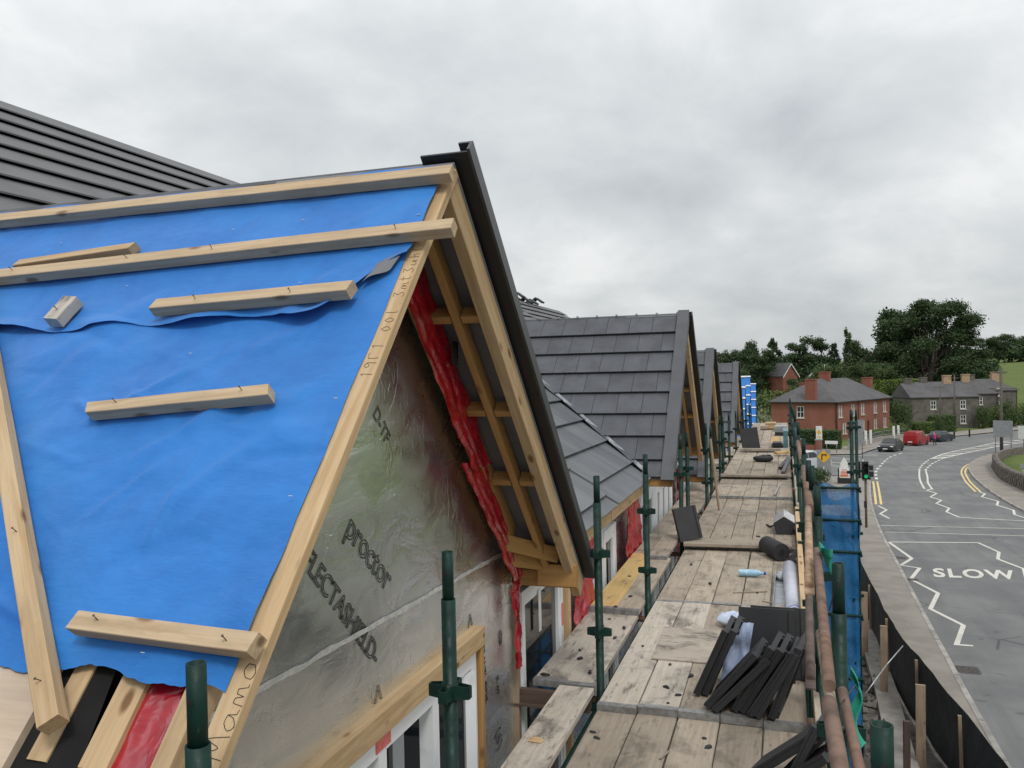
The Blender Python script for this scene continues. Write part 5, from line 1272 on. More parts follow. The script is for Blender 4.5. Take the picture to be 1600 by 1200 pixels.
for v in (.15, 8.4): MB().tube(BF(Lb+.06, v, -.5), BF(Lb+.06, v, hb_-.1), .05, seg=8).build('drainpipe', BLK, BH)
# stone houses beyond
def stone_house(o, ang, L, D, h, rise, label, nwin, dz=0):
    F = Loc(o, ang); T = thing('stone_house', o, label, 'house', 'grey stone houses on the bend')
    spec = []
    for k in range(nwin):
        c = L*(k+.75)/(nwin+.3); spec += [(c, 3.1, .95, 1.5), (c, .6, .95, 1.5)]
    wall_ring(F, L, D, h, [(c-w/2, c+w/2, z, z+hh) for c, z, w, hh in spec], [], STONE, T)
    for c, z, w, hh in spec: far_window(T, F, 'front', c, z, w, hh, L)
    r, a, b = hip_roof(F, L, D, h, rise, .25, SLATE, T, hipf=False)
    chimney(F, L*.68, D/2, h+rise-.6, h+rise+1.3, 1.3, .7, r, plain('buff_chimney', (.42,.30,.18), (.30,.20,.13), 4, .9)); chimney(F, L*.1, D/2, h+rise-.6, h+rise+.9, 1.2, .7, r, STONE)
    return T, F
stone_house((20.6, 155.6, -8.25), 16, 11.4, 7.5, 5.3, 2.3, 'long grey stone house behind the parked cars', 2)
stone_house((33.5, 172, -6.6), 14, 7.5, 6.5, 4.3, 2.0, 'smaller grey stone house at the right with a street pole before it', 1)
stone_house((24, 166, -8.0), 14, 13.0, 6.5, 5.2, 2.2, 'grey stone house half hidden behind the long one', 2)
# houses on the wooded hill
def hill_house(o, ang, L, D, h, rise, label):
    F = Loc(o, ang); T = thing('hillside_house', o, label, 'house', 'brick houses on the wooded hill'); mb = MB()
    lbox(mb, F, (0, 0, -3), (L, D, h)); mb.add([F(0, 0, h), F(L, 0, h), F(L/2, 0, h+rise), F(0, D, h), F(L, D, h), F(L/2, D, h+rise)], [(0,1,2),(5,4,3)]); mb.build('wall', BRICK, T)
    q = MB(); e = .3
    for s in (0, 1):
        a = F(-e if s == 0 else L+e, -e, h-e*rise/(L/2)); b = F(L/2, -e, h+rise+.02); c = F(L/2, D+e, h+rise+.02); d = F(-e if s == 0 else L+e, D+e, h-e*rise/(L/2)); q.poly([a, b, c, d] if s else [d, c, b, a], (0, 0, .16))
    q.build('roof', SLATE, T)
    w = MB()
    for s in (0, 1):
        a = F(-e if s == 0 else L+e, -e-.04, h-e*rise/(L/2)); b = F(L/2, -e-.04, h+rise+.05); w.poly([a, b, b-V((0, 0, .35)), a-V((0, 0, .35))], tuple(F.v*-.06))
    w.build('barge_board', WHITE, T)
    far_window(T, F, 'front', L/2, h-1.7, 1.2, 1.3, L)
hill_house((-.2, 203, -3.0), 40, 4.2, 6.5, 4.0, 2.7, 'brick gable house with white verge peeping from the wooded hill')
hill_house((-11.5, 199, -3.4), 60, 7, 6, 4.0, 1.8, 'brick house on the hill just behind the last tiled gable')
hill_house((4.6, 196, -4.6), 0, 2.6, 3, 4.6, 1.4, 'small white fronted gable below the hill house')

# ------------------------------------------------------------------ trees and hedges
def leaf_mat(name, c1, c2):
    m, t, b = new_mat(name)
    geo = N(t, 'ShaderNodeNewGeometry'); oi = N(t, 'ShaderNodeObjectInfo')
    cc = mix(t, geo.outputs['Random Per Island'], c1, c2)
    cc = mix(t, mth(t, 'MULTIPLY', oi.outputs['Random'], .5), cc, tuple(x*.7 for x in c2))
    t.links.new(cc, b.inputs['Base Color']); b.inputs['Roughness'].default_value = .65; b.inputs['Specular IOR Level'].default_value = .25
    tr = N(t, 'ShaderNodeBsdfTranslucent'); t.links.new(cc, tr.inputs[0]); mxs = N(t, 'ShaderNodeMixShader'); mxs.inputs[0].default_value = .18
    t.links.new(b.outputs[0], mxs.inputs[1]); t.links.new(tr.outputs[0], mxs.inputs[2]); t.links.new(mxs.outputs[0], t.nodes['Material Output'].inputs[0])
    return m
LF_DK = leaf_mat('dark_foliage', (.072,.115,.044), (.036,.066,.026)); LF_MD = leaf_mat('mid_foliage', (.092,.140,.046), (.052,.088,.031))
LF_LT = leaf_mat('light_foliage', (.130,.175,.050), (.080,.125,.036)); LF_LIME = leaf_mat('lime_foliage', (.20,.27,.045), (.13,.19,.035)); LF_COP = leaf_mat('copper_foliage', (.075,.050,.032), (.045,.032,.022)); LF_FLW = leaf_mat('pale_blossom', (.42,.42,.30), (.12,.16,.05))
BARK = plain('bark', (.085,.07,.055), (.05,.042,.034), 3, .95, bmp=.6, bscale=6, bdist=.05)
def leaves(mb, c, rad, n, size, rg, shell=.55, flat=1.0):
    for _ in range(n):
        d = V((rg.gauss(0, 1), rg.gauss(0, 1), rg.gauss(0, 1))).normalized(); r = (shell+(1-shell)*rg.random())*(1+.12*rg.gauss(0, 1))
        p = V((c[0]+d.x*rad[0]*r, c[1]+d.y*rad[1]*r, c[2]+d.z*rad[2]*r))
        a = V((rg.gauss(0, 1), rg.gauss(0, 1), rg.gauss(0, .6)*flat)).normalized(); b = a.cross(d+V((rg.gauss(0, .5), rg.gauss(0, .5), rg.gauss(0, .5)))).normalized()
        s = size*rg.uniform(.6, 1.4)
        k = len(mb.v); mb.v += [tuple(p-a*s), tuple(p+b*s*.6), tuple(p+a*s), tuple(p-b*s*.6)]; mb.f.append([k, k+1, k+2, k+3]); mb.mi.append(0); mb.sm.append(False)
def limb(mb, p0, p1, r0, r1, rg, n=4):
    p0 = V(p0); p1 = V(p1); prev = p0; L = (p1-p0).length
    for i in range(1, n+1):
        q = p0.lerp(p1, i/n)+V((rg.gauss(0, .03), rg.gauss(0, .03), rg.gauss(0, .02)))*L*(i < n)
        mb.tube(prev, q, r0+(r1-r0)*(i-1)/n, r0+(r1-r0)*i/n, seg=7, cap=False); prev = q
def tree_variant(kind, seed):
    """unit tree about 10 m tall: (trunk mesh, crown mesh builder)"""
    rg = random.Random(seed); tk = MB(); cr = MB()
    if kind == 'broad':
        limb(tk, (0, 0, -.6), (0, 0, 4.2), .34, .22, rg)
        for k in range(22):
            a = rg.uniform(0, 6.28); el = rg.uniform(-.75, 1.0); rr = rg.uniform(1.5, 3.1)
            c = (math.cos(a)*rr*(1.15-.45*el), math.sin(a)*rr*(1.15-.45*el), 4.6+3.9*el)
            limb(tk, (0, 0, 2.2+1.8*rg.random()), c, .12, .03, rg)
            leaves(cr, c, (rg.uniform(1.0, 1.7), rg.uniform(1.0, 1.7), rg.uniform(.8, 1.3)), 380, .155, rg)
    elif kind == 'pine':
        limb(tk, (0, 0, -.6), (0, 0, 9.4), .28, .05, rg, 6)
        for k in range(30):
            z = 1.6+8.0*(k/30)+rg.uniform(-.2, .2); R0 = (1-k/33)*2.6+.35; a = k*2.4; rr = R0*rg.uniform(.35, .8); c = (math.cos(a)*rr, math.sin(a)*rr, z)
            limb(tk, (0, 0, z-.3), c, .06, .02, rg, 2); leaves(cr, c, (R0*.55, R0*.55, .50), 210, .15, rg, .2)
    elif kind == 'scots':
        limb(tk, (0, 0, -.6), (.3, .1, 8.6), .26, .08, rg, 6)
        for k in range(24):
            a = rg.uniform(0, 6.28); z = rg.uniform(1.0, 9.4); rr = rg.uniform(.4, 2.0)*(1.1-abs(z-6)/9); c = (math.cos(a)*rr, math.sin(a)*rr, z)
            limb(tk, (.1, 0, z-.8), c, .09, .03, rg, 3); leaves(cr, c, (rg.uniform(.9, 1.5), rg.uniform(.9, 1.5), rg.uniform(.55, .95)), 420, .15, rg, .25)
    elif kind == 'spire':
        limb(tk, (0, 0, -.6), (0, 0, 9.6), .16, .03, rg, 6)
        for k in range(26):
            z = 1.5+8.3*k/26; c = (rg.gauss(0, .35), rg.gauss(0, .35), z); leaves(cr, c, (.75*(1-k/40), .75*(1-k/40), .6), 70, .15, rg, .2)
    elif kind == 'bush':
        for k in range(9):
            a = rg.uniform(0, 6.28); rr = rg.uniform(.2, 2.2); c = (math.cos(a)*rr, math.sin(a)*rr, rg.uniform(.8, 2.6)); limb(tk, (0, 0, -.3), c, .07, .02, rg, 2)
            leaves(cr, c, (1.5, 1.5, 1.2), 230, .16, rg, .5)
    return tk, cr
VAR = {}
def tree(kind, seed, x, y, ztop, width, mat, label, cat='tree', group='trees on the hill behind the houses', zb=None, name=None):
    """native height: broad/pine/scots/spire about 10, bush about 3.8"""
    key = (kind, seed)
    if key not in VAR:
        tk, cr = tree_variant(kind, seed); VAR[key] = (tk.mesh('trunk', BARK), cr, {}, max(v[2] for v in cr.v), 2*max(max(abs(v[0]) for v in cr.v), max(abs(v[1]) for v in cr.v)))
    tkm, cr, mm, H0, W0 = VAR[key]
    if mat.name not in mm: mm[mat.name] = cr.mesh('crown', mat)
    z0 = gz(x, y)-.2 if zb is None else zb; sz = (ztop-z0)/H0; sx = width/W0
    T = thing(name or {'bush': 'bush', 'pine': 'conifer_tree', 'scots': 'pine_tree', 'spire': 'poplar_tree'}.get(kind, 'broadleaf_tree'), (x, y, z0), label, cat, group)
    m = M.Translation(V((x, y, z0))) @ M.Rotation((x*7.3+y) % 6.28, 4, 'Z') @ M.Diagonal((sx, sx, sz, 1))
    obj('trunk', tkm, m, T); obj('crown', mm[mat.name], m, T)
TR = [('scots',1,-16.6,215,7.4,9,LF_DK,'dark tree over the ridge of the third gable'),('broad',2,-13.2,221,8.1,9,LF_DK,'low dark round tree right of it, over the fourth gable'),('broad',2,-19.5,219,6.6,9,LF_DK,'dark tree partly hidden behind the second gable'),
      ('scots',3,-8.0,213,10.2,7.5,LF_DK,'dark pine with clumped top above the blue gables'),('pine',1,-2.4,210,10.3,10,LF_DK,'broad dark conifer left of the hill house'),('scots',4,3.6,217,11.0,10,LF_DK,'tall dark pine above the hill house'),('scots',1,8.9,219,10.6,8.5,LF_DK,'dark pine right of the tall pine'),
      ('spire',1,13.9,205,11.9,4.2,LF_MD,'slim feathery tree standing alone left of the big tree'),('scots',3,17.5,224,9.9,7,LF_DK,'small dark pine between slim tree and big tree'),('broad',5,-9.5,201,3.4,9,LF_MD,'mid green tree below the pines behind the blue gables'),
      ('broad',5,9.6,193,3.9,13,LF_MD,'wide mid green tree behind the brick house chimney'),('broad',2,14.8,185,3.6,12,LF_MD,'mid green tree behind the right half of the brick house'),('broad',6,18.6,176,3.2,12,LF_MD,'green tree between brick house and big tree'),('bush',1,4.2,176,.2,9,LF_MD,'bushy green slope left of the brick house chimney'),
      ('bush',2,-1.4,158,-.6,12,LF_LT,'light green bushes at the left end of the brick house'),('bush',1,-6.0,150,-1.6,10,LF_MD,'dark green bushes behind the end of the terrace'),('broad',6,21.5,214,9.8,7.5,LF_COP,'dull copper tree at the left foot of the big tree'),('bush',3,15.9,171,.4,3.4,LF_LIME,'round lime green shrub over the brick house roof'),
      ('broad',6,-20,180,2.2,14,LF_DK,'dark tree far left behind the tiled gables'),('broad',5,2.8,184,1.0,9,LF_DK,'dark tree beside the brick hill house'),('scots',4,-5.2,206,7.9,8,LF_DK,'dark pine between the blue gables and the broad conifer'),('pine',1,12.0,222,9.0,8,LF_DK,'dark conifer behind the slim feathery tree')]
for kind, sd_, x, y, zt, w, mt, lb in TR: tree(kind, sd_, x, y, zt, w, mt, lb)
# the big beech above the stone house, with its dark neighbour
def big_tree():
    rg = random.Random(5); T = thing('beech_tree', (29, 193.5, gz(29, 193.5)), 'huge spreading dark green tree towering over the stone house', 'tree'); tk = MB(); cr = MB()
    zb = gz(29, 193.5)-.5; O = V((29, 193.5, 0))
    limb(tk, (29, 193.5, zb), (29, 193.5, 2), 1.1, .8, rg)
    lat = V((.95, .313, 0)); dep = V((-.313, .95, 0))
    outline = [(-10.5, -1.5, 2.6), (-9.0, 2.5, 3.0), (-6.6, 6.0, 3.2), (-4.5, 9.5, 3.2), (-2.5, 12.6, 3.4), (1.0, 13.6, 3.6), (4.0, 13.8, 3.4), (6.8, 11.6, 3.2), (8.6, 8.4, 3.1), (10.2, 4.6, 2.9), (10.4, .6, 2.8), (8.6, -2.4, 2.8), (0, 9, 4), (4, 8, 4), (-3, 6, 4), (0, 3.5, 4.2), (5.5, 4, 4), (-6, 1, 3.6), (3, -.5, 4), (-2.5, -2.5, 4), (7, 0, 3.6), (-8, -4.5, 3.2), (9.0, -5.5, 2.4), (0, -5, 3.6), (5, -5, 3.4), (-5, -6, 3.4), (-9, -7, 3), (-3, -7, 3.2), (3, -7.5, 3.2), (8.5, -7.5, 2.6), (-1, -1, 4), (4.5, 1.5, 4), (-5, 3.5, 3.6), (-7.5, -1.5, 3.4), (2, 11, 3.4), (6.4, 8, 3.2), (1.8, 15.6, 2.8), (-.8, 14.8, 2.8), (4.2, 14.8, 2.6), (-4.2, 11.4, 2.8), (7.4, 10, 2.6), (2.4, 6, 4), (-8.8, .5, 3), (9.4, -1, 2.8)]
    for l, z, r in outline:
        for j in range(2):
            c = O+lat*(l+rg.gauss(0, .6))+dep*rg.uniform(-5, 5)*(.5 if abs(l) > 8 else 1)+V((0, 0, z+rg.gauss(0, .5)))
            limb(tk, (29+rg.gauss(0, .3), 193.5, rg.uniform(-3, 2)), c, .3, .06, rg, 4)
            leaves(cr, c, (r*.82, r*.82, r*.58), 950, .235, rg, .3)
    for l, z, r in [(3, -3, 3.4), (6, -3.5, 3.2), (8.4, -5, 2.8), (1, -6, 3.4), (5.5, -7.5, 2.8), (-2, -4, 3.4), (9.6, 2, 2.6), (6.5, 1.5, 3.2), (3, 2.5, 3.4)]:
        c = O+lat*l+dep*rg.uniform(-8, -5)+V((0, 0, z)); limb(tk, (29, 193.5, -3), c, .2, .05, rg, 4); leaves(cr, c, (r*.95, r*.8, r*.75), 1100, .235, rg, .3)
    tk.build('trunk', BARK, T); cr.build('crown', LF_DK, T)
big_tree()
tree('scots', 3, 24.5, 203, 16.2, 15, LF_DK, 'black green pine merging into the left side of the huge tree', zb=-4); tree('pine', 1, 21.3, 200, 10.2, 9, LF_DK, 'dark conifer stepping down left of the huge tree', zb=-5)
for k, (x, y, zt, w) in enumerate([(64,340,12.0,15),(71.5,348,13.6,14),(77,354,12.4,14),(82,362,14.8,14),(86,362,13.4,14),(91,368,14.6,14),(97,370,14.0,14),(104,370,14.6,14)]):
    tree('broad', [2, 5, 6][k % 3], x, y, zt, w, LF_DK, '%s tree of the dark row along the top of the green field' % ['first', 'second', 'third', 'fourth', 'fifth', 'sixth', 'seventh', 'last'][k], group='hedgerow trees on the hill')
# undergrowth that reads as one mass
wd = MB(); rg = random.Random(3)
for k in range(420):
    x = rg.uniform(-45, 36); y = rg.uniform(206, 240); leaves(wd, (x, y, gz(x, y)+rg.uniform(.6, 9.5)), (3.8, 3.8, 2.6), 150, .34, rg, .4)
tag(wd.build('distant_woodland', LF_DK), 'dense green woodland undergrowth on the hill behind the houses', 'woodland', kind='stuff')
wd = MB()
for k in range(70):
    x = rg.uniform(58, 150); y = 340+(x-60)*.6+rg.uniform(-4, 10); leaves(wd, (x, y, gz(x, y)+rg.uniform(1, 6)), (5, 5, 3), 60, .7, rg, .5)
tag(wd.build('far_hedgerow', LF_DK), 'dark far hedgerow along the top of the green field', 'hedgerow', kind='stuff')
def hedge(F, L, D, h, mat, label, n, size=.12, name='hedge', group='clipped hedges by the houses'):
    T = thing(name, F.o, label, 'hedge', group); lbox(MB(), F, (.12, .12, -.3), (L-.12, D-.12, h-.12)).build('core', LF_DK, T); mb = MB(); rg = random.Random(int(L*100))
    for _ in range(n):
        s = rg.random(); u, v, z = rg.random()*L, rg.random()*D, rg.random()*h
        if s < .35: z = h
        elif s < .7: v = 0
        elif s < .85: u = L
        else: u = 0
        p = F(u, v, z)+V((rg.gauss(0, .06), rg.gauss(0, .06), rg.gauss(0, .06))); a = V((rg.gauss(0, 1), rg.gauss(0, 1), rg.gauss(0, 1))).normalized(); b = a.orthogonal().normalized(); q = size*rg.uniform(.6, 1.5)
        k = len(mb.v); mb.v += [tuple(p-a*q), tuple(p+b*q*.6), tuple(p+a*q), tuple(p-b*q*.6)]; mb.f.append([k, k+1, k+2, k+3]); mb.mi.append(0); mb.sm.append(False)
    mb.build('foliage', mat, T)
hedge(Loc((-.5, 108.5, -7.7), -28), 7.2, 1.0, 2.3, LF_DK, 'dark clipped hedge in front of the brick house end wall', 4200)
hedge(Loc((19.3, 140.5, -8.25), 25), 4.2, 1.4, 1.7, LF_LT, 'light green clipped hedge behind the red van', 1700); hedge(Loc((22.0, 143.5, -8.25), 25), 4.0, 1.5, 2.6, LF_MD, 'taller green hedge before the stone house', 1700)
hedge(Loc((12.0, 128, -8.1), 55), 5.0, .8, 1.2, LF_LT, 'low garden hedge along the brick house front', 1400); hedge(Loc((17.5, 172.5, -3.2), 20), 9, 2, 3.0, LF_LIME, 'bright lime hedge showing above the stone house roof', 2600)
for a in [('bush',1,17.6,141.5,-2.6,4.2,LF_MD,'round dark bush between brick house and stone house'),('bush',2,16.4,136,-6.0,3.6,LF_LT,'low light shrub at the brick house garden end'),('bush',3,36.3,164,-3.6,4.5,LF_MD,'green bush before the smaller stone house'),('bush',1,33.5,160,-4.6,4.5,LF_LT,'light green bank plant right of the long stone house'),('bush',2,-2.6,94,-1.4,3.4,LF_FLW,'tall shrub with pale blossom beyond the end of the walkway'),('bush',3,-4.0,101,-3.0,5.5,LF_DK,'dark bush left of the brick house wall'),('bush',1,2.2,63.2,-5.0,1.9,LF_DK,'untidy grey green shrub behind the road sign panel'),('bush',2,22.2,139.5,-5.2,2.0,LF_DK,'small dark conifer shrub before the stone house'),('bush',2,9.5,127,-5.6,2.6,LF_LT,'climbing plant at the corner of the brick house'),('bush',3,41,165,-4.2,5,LF_MD,'roadside bush at the far right bend'),('bush',1,31.6,156.5,-4.4,3.6,LF_MD,'leafy bush at the right corner of the long stone house'),('bush',2,39.5,160,-3.8,6,LF_LT,'light green hedge bank along the rising road'),('bush',3,36.0,158,-5.0,5,LF_MD,'low green scrub between the two stone houses')]:
    tree(a[0], a[1], a[2], a[3], a[4], a[5], a[6], a[7], 'bush', 'garden bushes')

# ------------------------------------------------------------------ vehicles, signs, walls, person
TYRE = plain('tyre_rubber', (.018,.018,.019), (.025,.025,.025), 8, .85); RIM = plain('alloy_rim', (.45,.46,.47), (.35,.36,.37), 10, .35, .8); LAMP = plain('headlamp_glass', (.65,.68,.70), (.5,.52,.55), 10, .12); RLAMP = plain('rear_lamp', (.45,.02,.02), (.35,.02,.02), 10, .2)
def car_paint(name, c):
    m, t, b = new_mat(name); t.links.new(mix(t, rampf(t, noise(t, coords(t), 3, 3), .4, .6), c, tuple(x*.92 for x in c)), b.inputs['Base Color']); b.inputs['Roughness'].default_value = .3; b.inputs['Coat Weight'].default_value = .2; b.inputs['Specular IOR Level'].default_value = .35; return m
def car(name, x, y, ang, L, Wd, H, prof, glass, paintm, label, cat, plate=True):
    """prof: side outline (x forward, z), lofted across the width with tumblehome; glass: side window outlines"""
    z0 = gz(x, y)+.012; T = thing(name, (x, y, z0), label, cat); mw = M.Translation(V((x, y, z0))) @ M.Rotation(R_(ang), 4, 'Z')
    n = len(prof); mb = MB()
    secs = [(-1, .96), (-.86, 1.0), (.86, 1.0), (1, .96)]
    belt = .58*H
    def half(z): return Wd/2*(1.0 if z < belt else 1-.16*(z-belt)/(H-belt))
    rows = []
    for s, k in secs:
        rows.append([(px*(.985 if abs(s) == 1 else 1), s*half(pz), .18+(pz-.18)*(k if pz > .3 else 1)) for px, pz in prof])
    vs = [p for r in rows for p in r]; fs = []
    for j in range(3): fs += [(j*n+i, j*n+(i+1) % n, (j+1)*n+(i+1) % n, (j+1)*n+i) for i in range(n)]
    fs += [tuple(range(n-1, -1, -1)), tuple(range(3*n, 4*n))]
    body = obj('body', mb.add(vs, fs).mesh('body', paintm), mw, T)
    for s in (-1, 1):
        for g in glass:
            pts = [(px, s*(half(pz)+.006), pz) for px, pz in g]; q = MB(); q.poly(pts, (0, s*.008, 0)); obj('side_window', q.mesh('side_window', GLASS), mw, T)
    def quad_on(i, a, b, inset, nm, mt, zlo=0, zhi=1):
        (x0, h0), (x1, h1) = prof[i], prof[(i+1) % n]
        p = [(x0+(x1-x0)*zlo, h0+(h1-h0)*zlo), (x0+(x1-x0)*zhi, h0+(h1-h0)*zhi)]; nx, nz = -(h1-h0), (x1-x0); l = math.hypot(nx, nz); nx, nz = nx/l*.012, nz/l*.012
        if nz < 0 and abs(nz) > abs(nx): nx, nz = -nx, -nz
        if abs(nx) > abs(nz) and nx*(x0) < 0: nx, nz = -nx, -nz
        vs = [(p[0][0]+nx, a*half(p[0][1]), p[0][1]+nz), (p[0][0]+nx, b*half(p[0][1]), p[0][1]+nz), (p[1][0]+nx, b*half(p[1][1]), p[1][1]+nz), (p[1][0]+nx, a*half(p[1][1]), p[1][1]+nz)]
        vs += [(v[0]-nx*.8, v[1], v[2]-nz*.8) for v in vs]
        obj(nm, MB().add(vs, [(0,1,2,3),(7,6,5,4),(0,4,5,1),(1,5,6,2),(2,6,7,3),(3,7,4,0)]).mesh(nm, mt), mw, T)
    for spec in car.parts: quad_on(*spec)
    r = .31; wt = MB(); vs, fs = lathe([(.19, -.09), (.29, -.095), (r, -.07), (r, .07), (.29, .095), (.19, .09)], 18); wt.add(vs, fs, 0, True); tm = wt.mesh('tyre', TYRE); rm_ = MB(); vs, fs = lathe([(0, .06), (.06, .075), (.19, .085), (.20, .07), (.19, -.07), (0, -.06)], 18); rm_.add(vs, fs, 0, True); rmm = rm_.mesh('rim', RIM)
    for fx in (L*.5-.82, -L*.5+.80):
        for s in (-1, 1):
            m = mw @ M.Translation(V((fx, s*(Wd/2-.08), r))) @ M.Rotation(R_(-90*s), 4, 'X'); w = obj('wheel', tm, m, T); obj('rim', rmm, m, w)
            arch = MB(); vs, fs = lathe([(0, 0), (.36, 0), (.36, .02), (0, .02)], 18); obj('wheel_arch', arch.add(vs, fs).mesh('wheel_arch', BLK), mw @ M.Translation(V((fx, s*(Wd/2-.012), r+.02))) @ M.Rotation(R_(-90*s), 4, 'X'), T)
    return T
SED = [(-2.2,.30),(-2.24,.62),(-2.15,.95),(-1.72,1.0),(-1.05,1.40),(.25,1.43),(1.05,.98),(1.95,.84),(2.22,.66),(2.24,.32),(1.9,.2),(-1.9,.2)]
SEDG = [[(-1.45,.98),(-1.0,1.32),(-.35,1.35),(-.35,.97)],[(-.27,.97),(-.27,1.355),(.22,1.35),(.85,.97)]]
car.parts = [(5, -.82, .82, 0, 'windscreen', GLASS, .08, .94), (3, -.82, .82, 0, 'rear_window', GLASS, .08, .92), (7, .62, .97, 0, 'headlight', LAMP, .55, .98), (7, -.97, -.62, 0, 'headlight', LAMP, .55, .98), (8, -.5, .5, 0, 'grille', BLK, .0, .45), (8, -.28, .28, 0, 'number_plate', WHITE, .5, .85), (1, .6, .95, 0, 'rear_light', RLAMP, .2, .8), (1, -.95, -.6, 0, 'rear_light', RLAMP, .2, .8)]
car('parked_car', 11.6, 104.5, -112, 4.45, 1.75, 1.43, SED, SEDG, car_paint('black_car_paint', (.016,.018,.021)), 'black car parked at the junction facing the camera', 'car')
car('parked_car', 20.0, 124.5, 58, 4.5, 1.76, 1.45, SED, SEDG, car_paint('navy_car_paint', (.020,.028,.042)), 'dark blue car parked beyond the red van', 'car')
VAN = [(-2.05,.34),(-2.1,.8),(-2.05,1.35),(-1.95,1.78),(.35,1.82),(1.15,1.12),(1.95,.92),(2.12,.7),(2.12,.34),(1.85,.2),(-1.85,.2)]
VANG = [[(-.0,1.08),(-.0,1.62),(.32,1.62),(.95,1.08)]]
car.parts = [(4, -.85, .85, 0, 'windscreen', GLASS, .06, .94), (0, .55, .95, 0, 'rear_light', RLAMP, .3, .95), (0, -.95, -.55, 0, 'rear_light', RLAMP, .3, .95), (0, -.3, .3, 0, 'number_plate', WHITE, .25, .6), (6, .6, .96, 0, 'headlight', LAMP, .1, .9), (6, -.96, -.6, 0, 'headlight', LAMP, .1, .9)]
car('parked_van', 15.9, 116.3, 62, 4.2, 1.75, 1.82, VAN, VANG, car_paint('red_van_paint', (.30,.012,.016)), 'red panel van parked between the black and blue cars', 'van')
SUV = [(-2.15,.36),(-2.2,.8),(-2.12,1.12),(-1.75,1.66),(.1,1.70),(.95,1.14),(1.95,1.02),(2.2,.8),(2.2,.36),(1.9,.22),(-1.9,.22)]
SUVG = [[(-1.6,1.12),(-1.5,1.55),(-.75,1.58),(-.75,1.12)],[(-.67,1.12),(-.67,1.58),(.05,1.58),(.75,1.12)]]
car.parts = [(4, -.82, .82, 0, 'windscreen', GLASS, .06, .94), (2, -.8, .8, 0, 'rear_window', GLASS, .1, .9), (1, .62, .96, 0, 'rear_light', RLAMP, .1, .9), (1, -.96, -.62, 0, 'rear_light', RLAMP, .1, .9), (0, -.28, .28, 0, 'number_plate', WHITE, .5, .8), (6, .6, .96, 0, 'headlight', LAMP, .1, .9), (6, -.96, -.6, 0, 'headlight', LAMP, .1, .9)]
car('moving_car', 1.7, 76.6, 48, 4.5, 1.85, 1.70, SUV, SUVG, car_paint('silver_car_paint', (.50,.52,.56)), 'silver white estate car waiting at the side road', 'car')
# signs and street furniture
GREYM = plain('grey_sign_back', (.30,.31,.32), (.24,.25,.26), 4, .55, .3); POLEG = plain('grey_pole', (.26,.27,.28), (.20,.21,.22), 5, .5, .5); YELL = plain('yellow_sign', (.72,.40,.02), (.65,.36,.02), 5, .5); ORNG = plain('orange_print', (.62,.20,.08), (.5,.15,.06), 9, .6); POLEW = plain('weathered_pole', (.13,.11,.095), (.09,.078,.066), 3, .9)
def face_frame(x, y, z, ang=-18): a = R_(ang); return axes(V((x, y, z)), V((math.cos(a), math.sin(a), 0)), V((-math.sin(a), math.cos(a), 0)), V((0, 0, 1)))
def part(nm, mb, mt, T, m): return obj(nm, mb.mesh(nm, mt), m, T)
g = gz(2.6, 64.5); T = thing('road_sign', (2.6, 64.5, g), 'grey panel carrying a yellow diamond diversion sign with black arrow', 'sign'); F = face_frame(2.65, 64.5, g, 5)
part('panel', MB().box((-.48, -.02, .55), (.48, .02, 2.45)), GREYM, T, F); part('post', MB().tube((0, .06, 0), (0, .06, 2.4), .035), POLEG, T, F)
part('diamond', MB().poly([(0, -.025, 1.48), (.45, -.025, 1.95), (0, -.025, 2.42), (-.45, -.025, 1.95)], (0, -.015, 0)), YELL, T, F)
part('arrow', MB().box((-.17, -.055, 1.72), (-.09, -.041, 2.14)).box((-.09, -.055, 2.05), (.20, -.041, 2.14)).box((.13, -.055, 1.98), (.20, -.041, 2.05)), BLK, T, F)
part('white_arrow', MB().poly([(-.28, -.025, .72), (0, -.025, 1.25), (.28, -.025, .72), (.16, -.025, .72), (0, -.025, 1.0), (-.16, -.025, .72)], (0, -.01, 0)), WHITE, T, F)
g = gz(4.0, 63.2); T = thing('works_sign', (3.95, 63.2, g), 'white roadworks board with orange print on black base beside the traffic light', 'sign'); F = face_frame(3.95, 63.2, g, 0)
part('board', MB().poly([(-.33, 0, .55), (.33, 0, .55), (.33, 0, 1.25), (.24, 0, 1.30), (.26, 0, 1.55), (0, 0, 2.05), (-.26, 0, 1.55), (-.24, 0, 1.30), (-.33, 0, 1.25)], (0, .03, 0)), WHITE, T, F); part('print', MB().box((-.27, -.012, .62), (.27, -.002, .78)).box((-.22, -.012, .90), (.22, -.002, 1.0)), ORNG, T, F); part('print', MB().box((-.25, -.012, .82), (.25, -.002, .86)).box((-.18, -.012, 1.08), (.18, -.002, 1.13)), LABELR, T, F)
part('base', MB().box((-.45, .04, .0), (.42, .3, .5)).box((-.42, .05, .5), (-.30, .12, 1.2)), BLK, T, F)
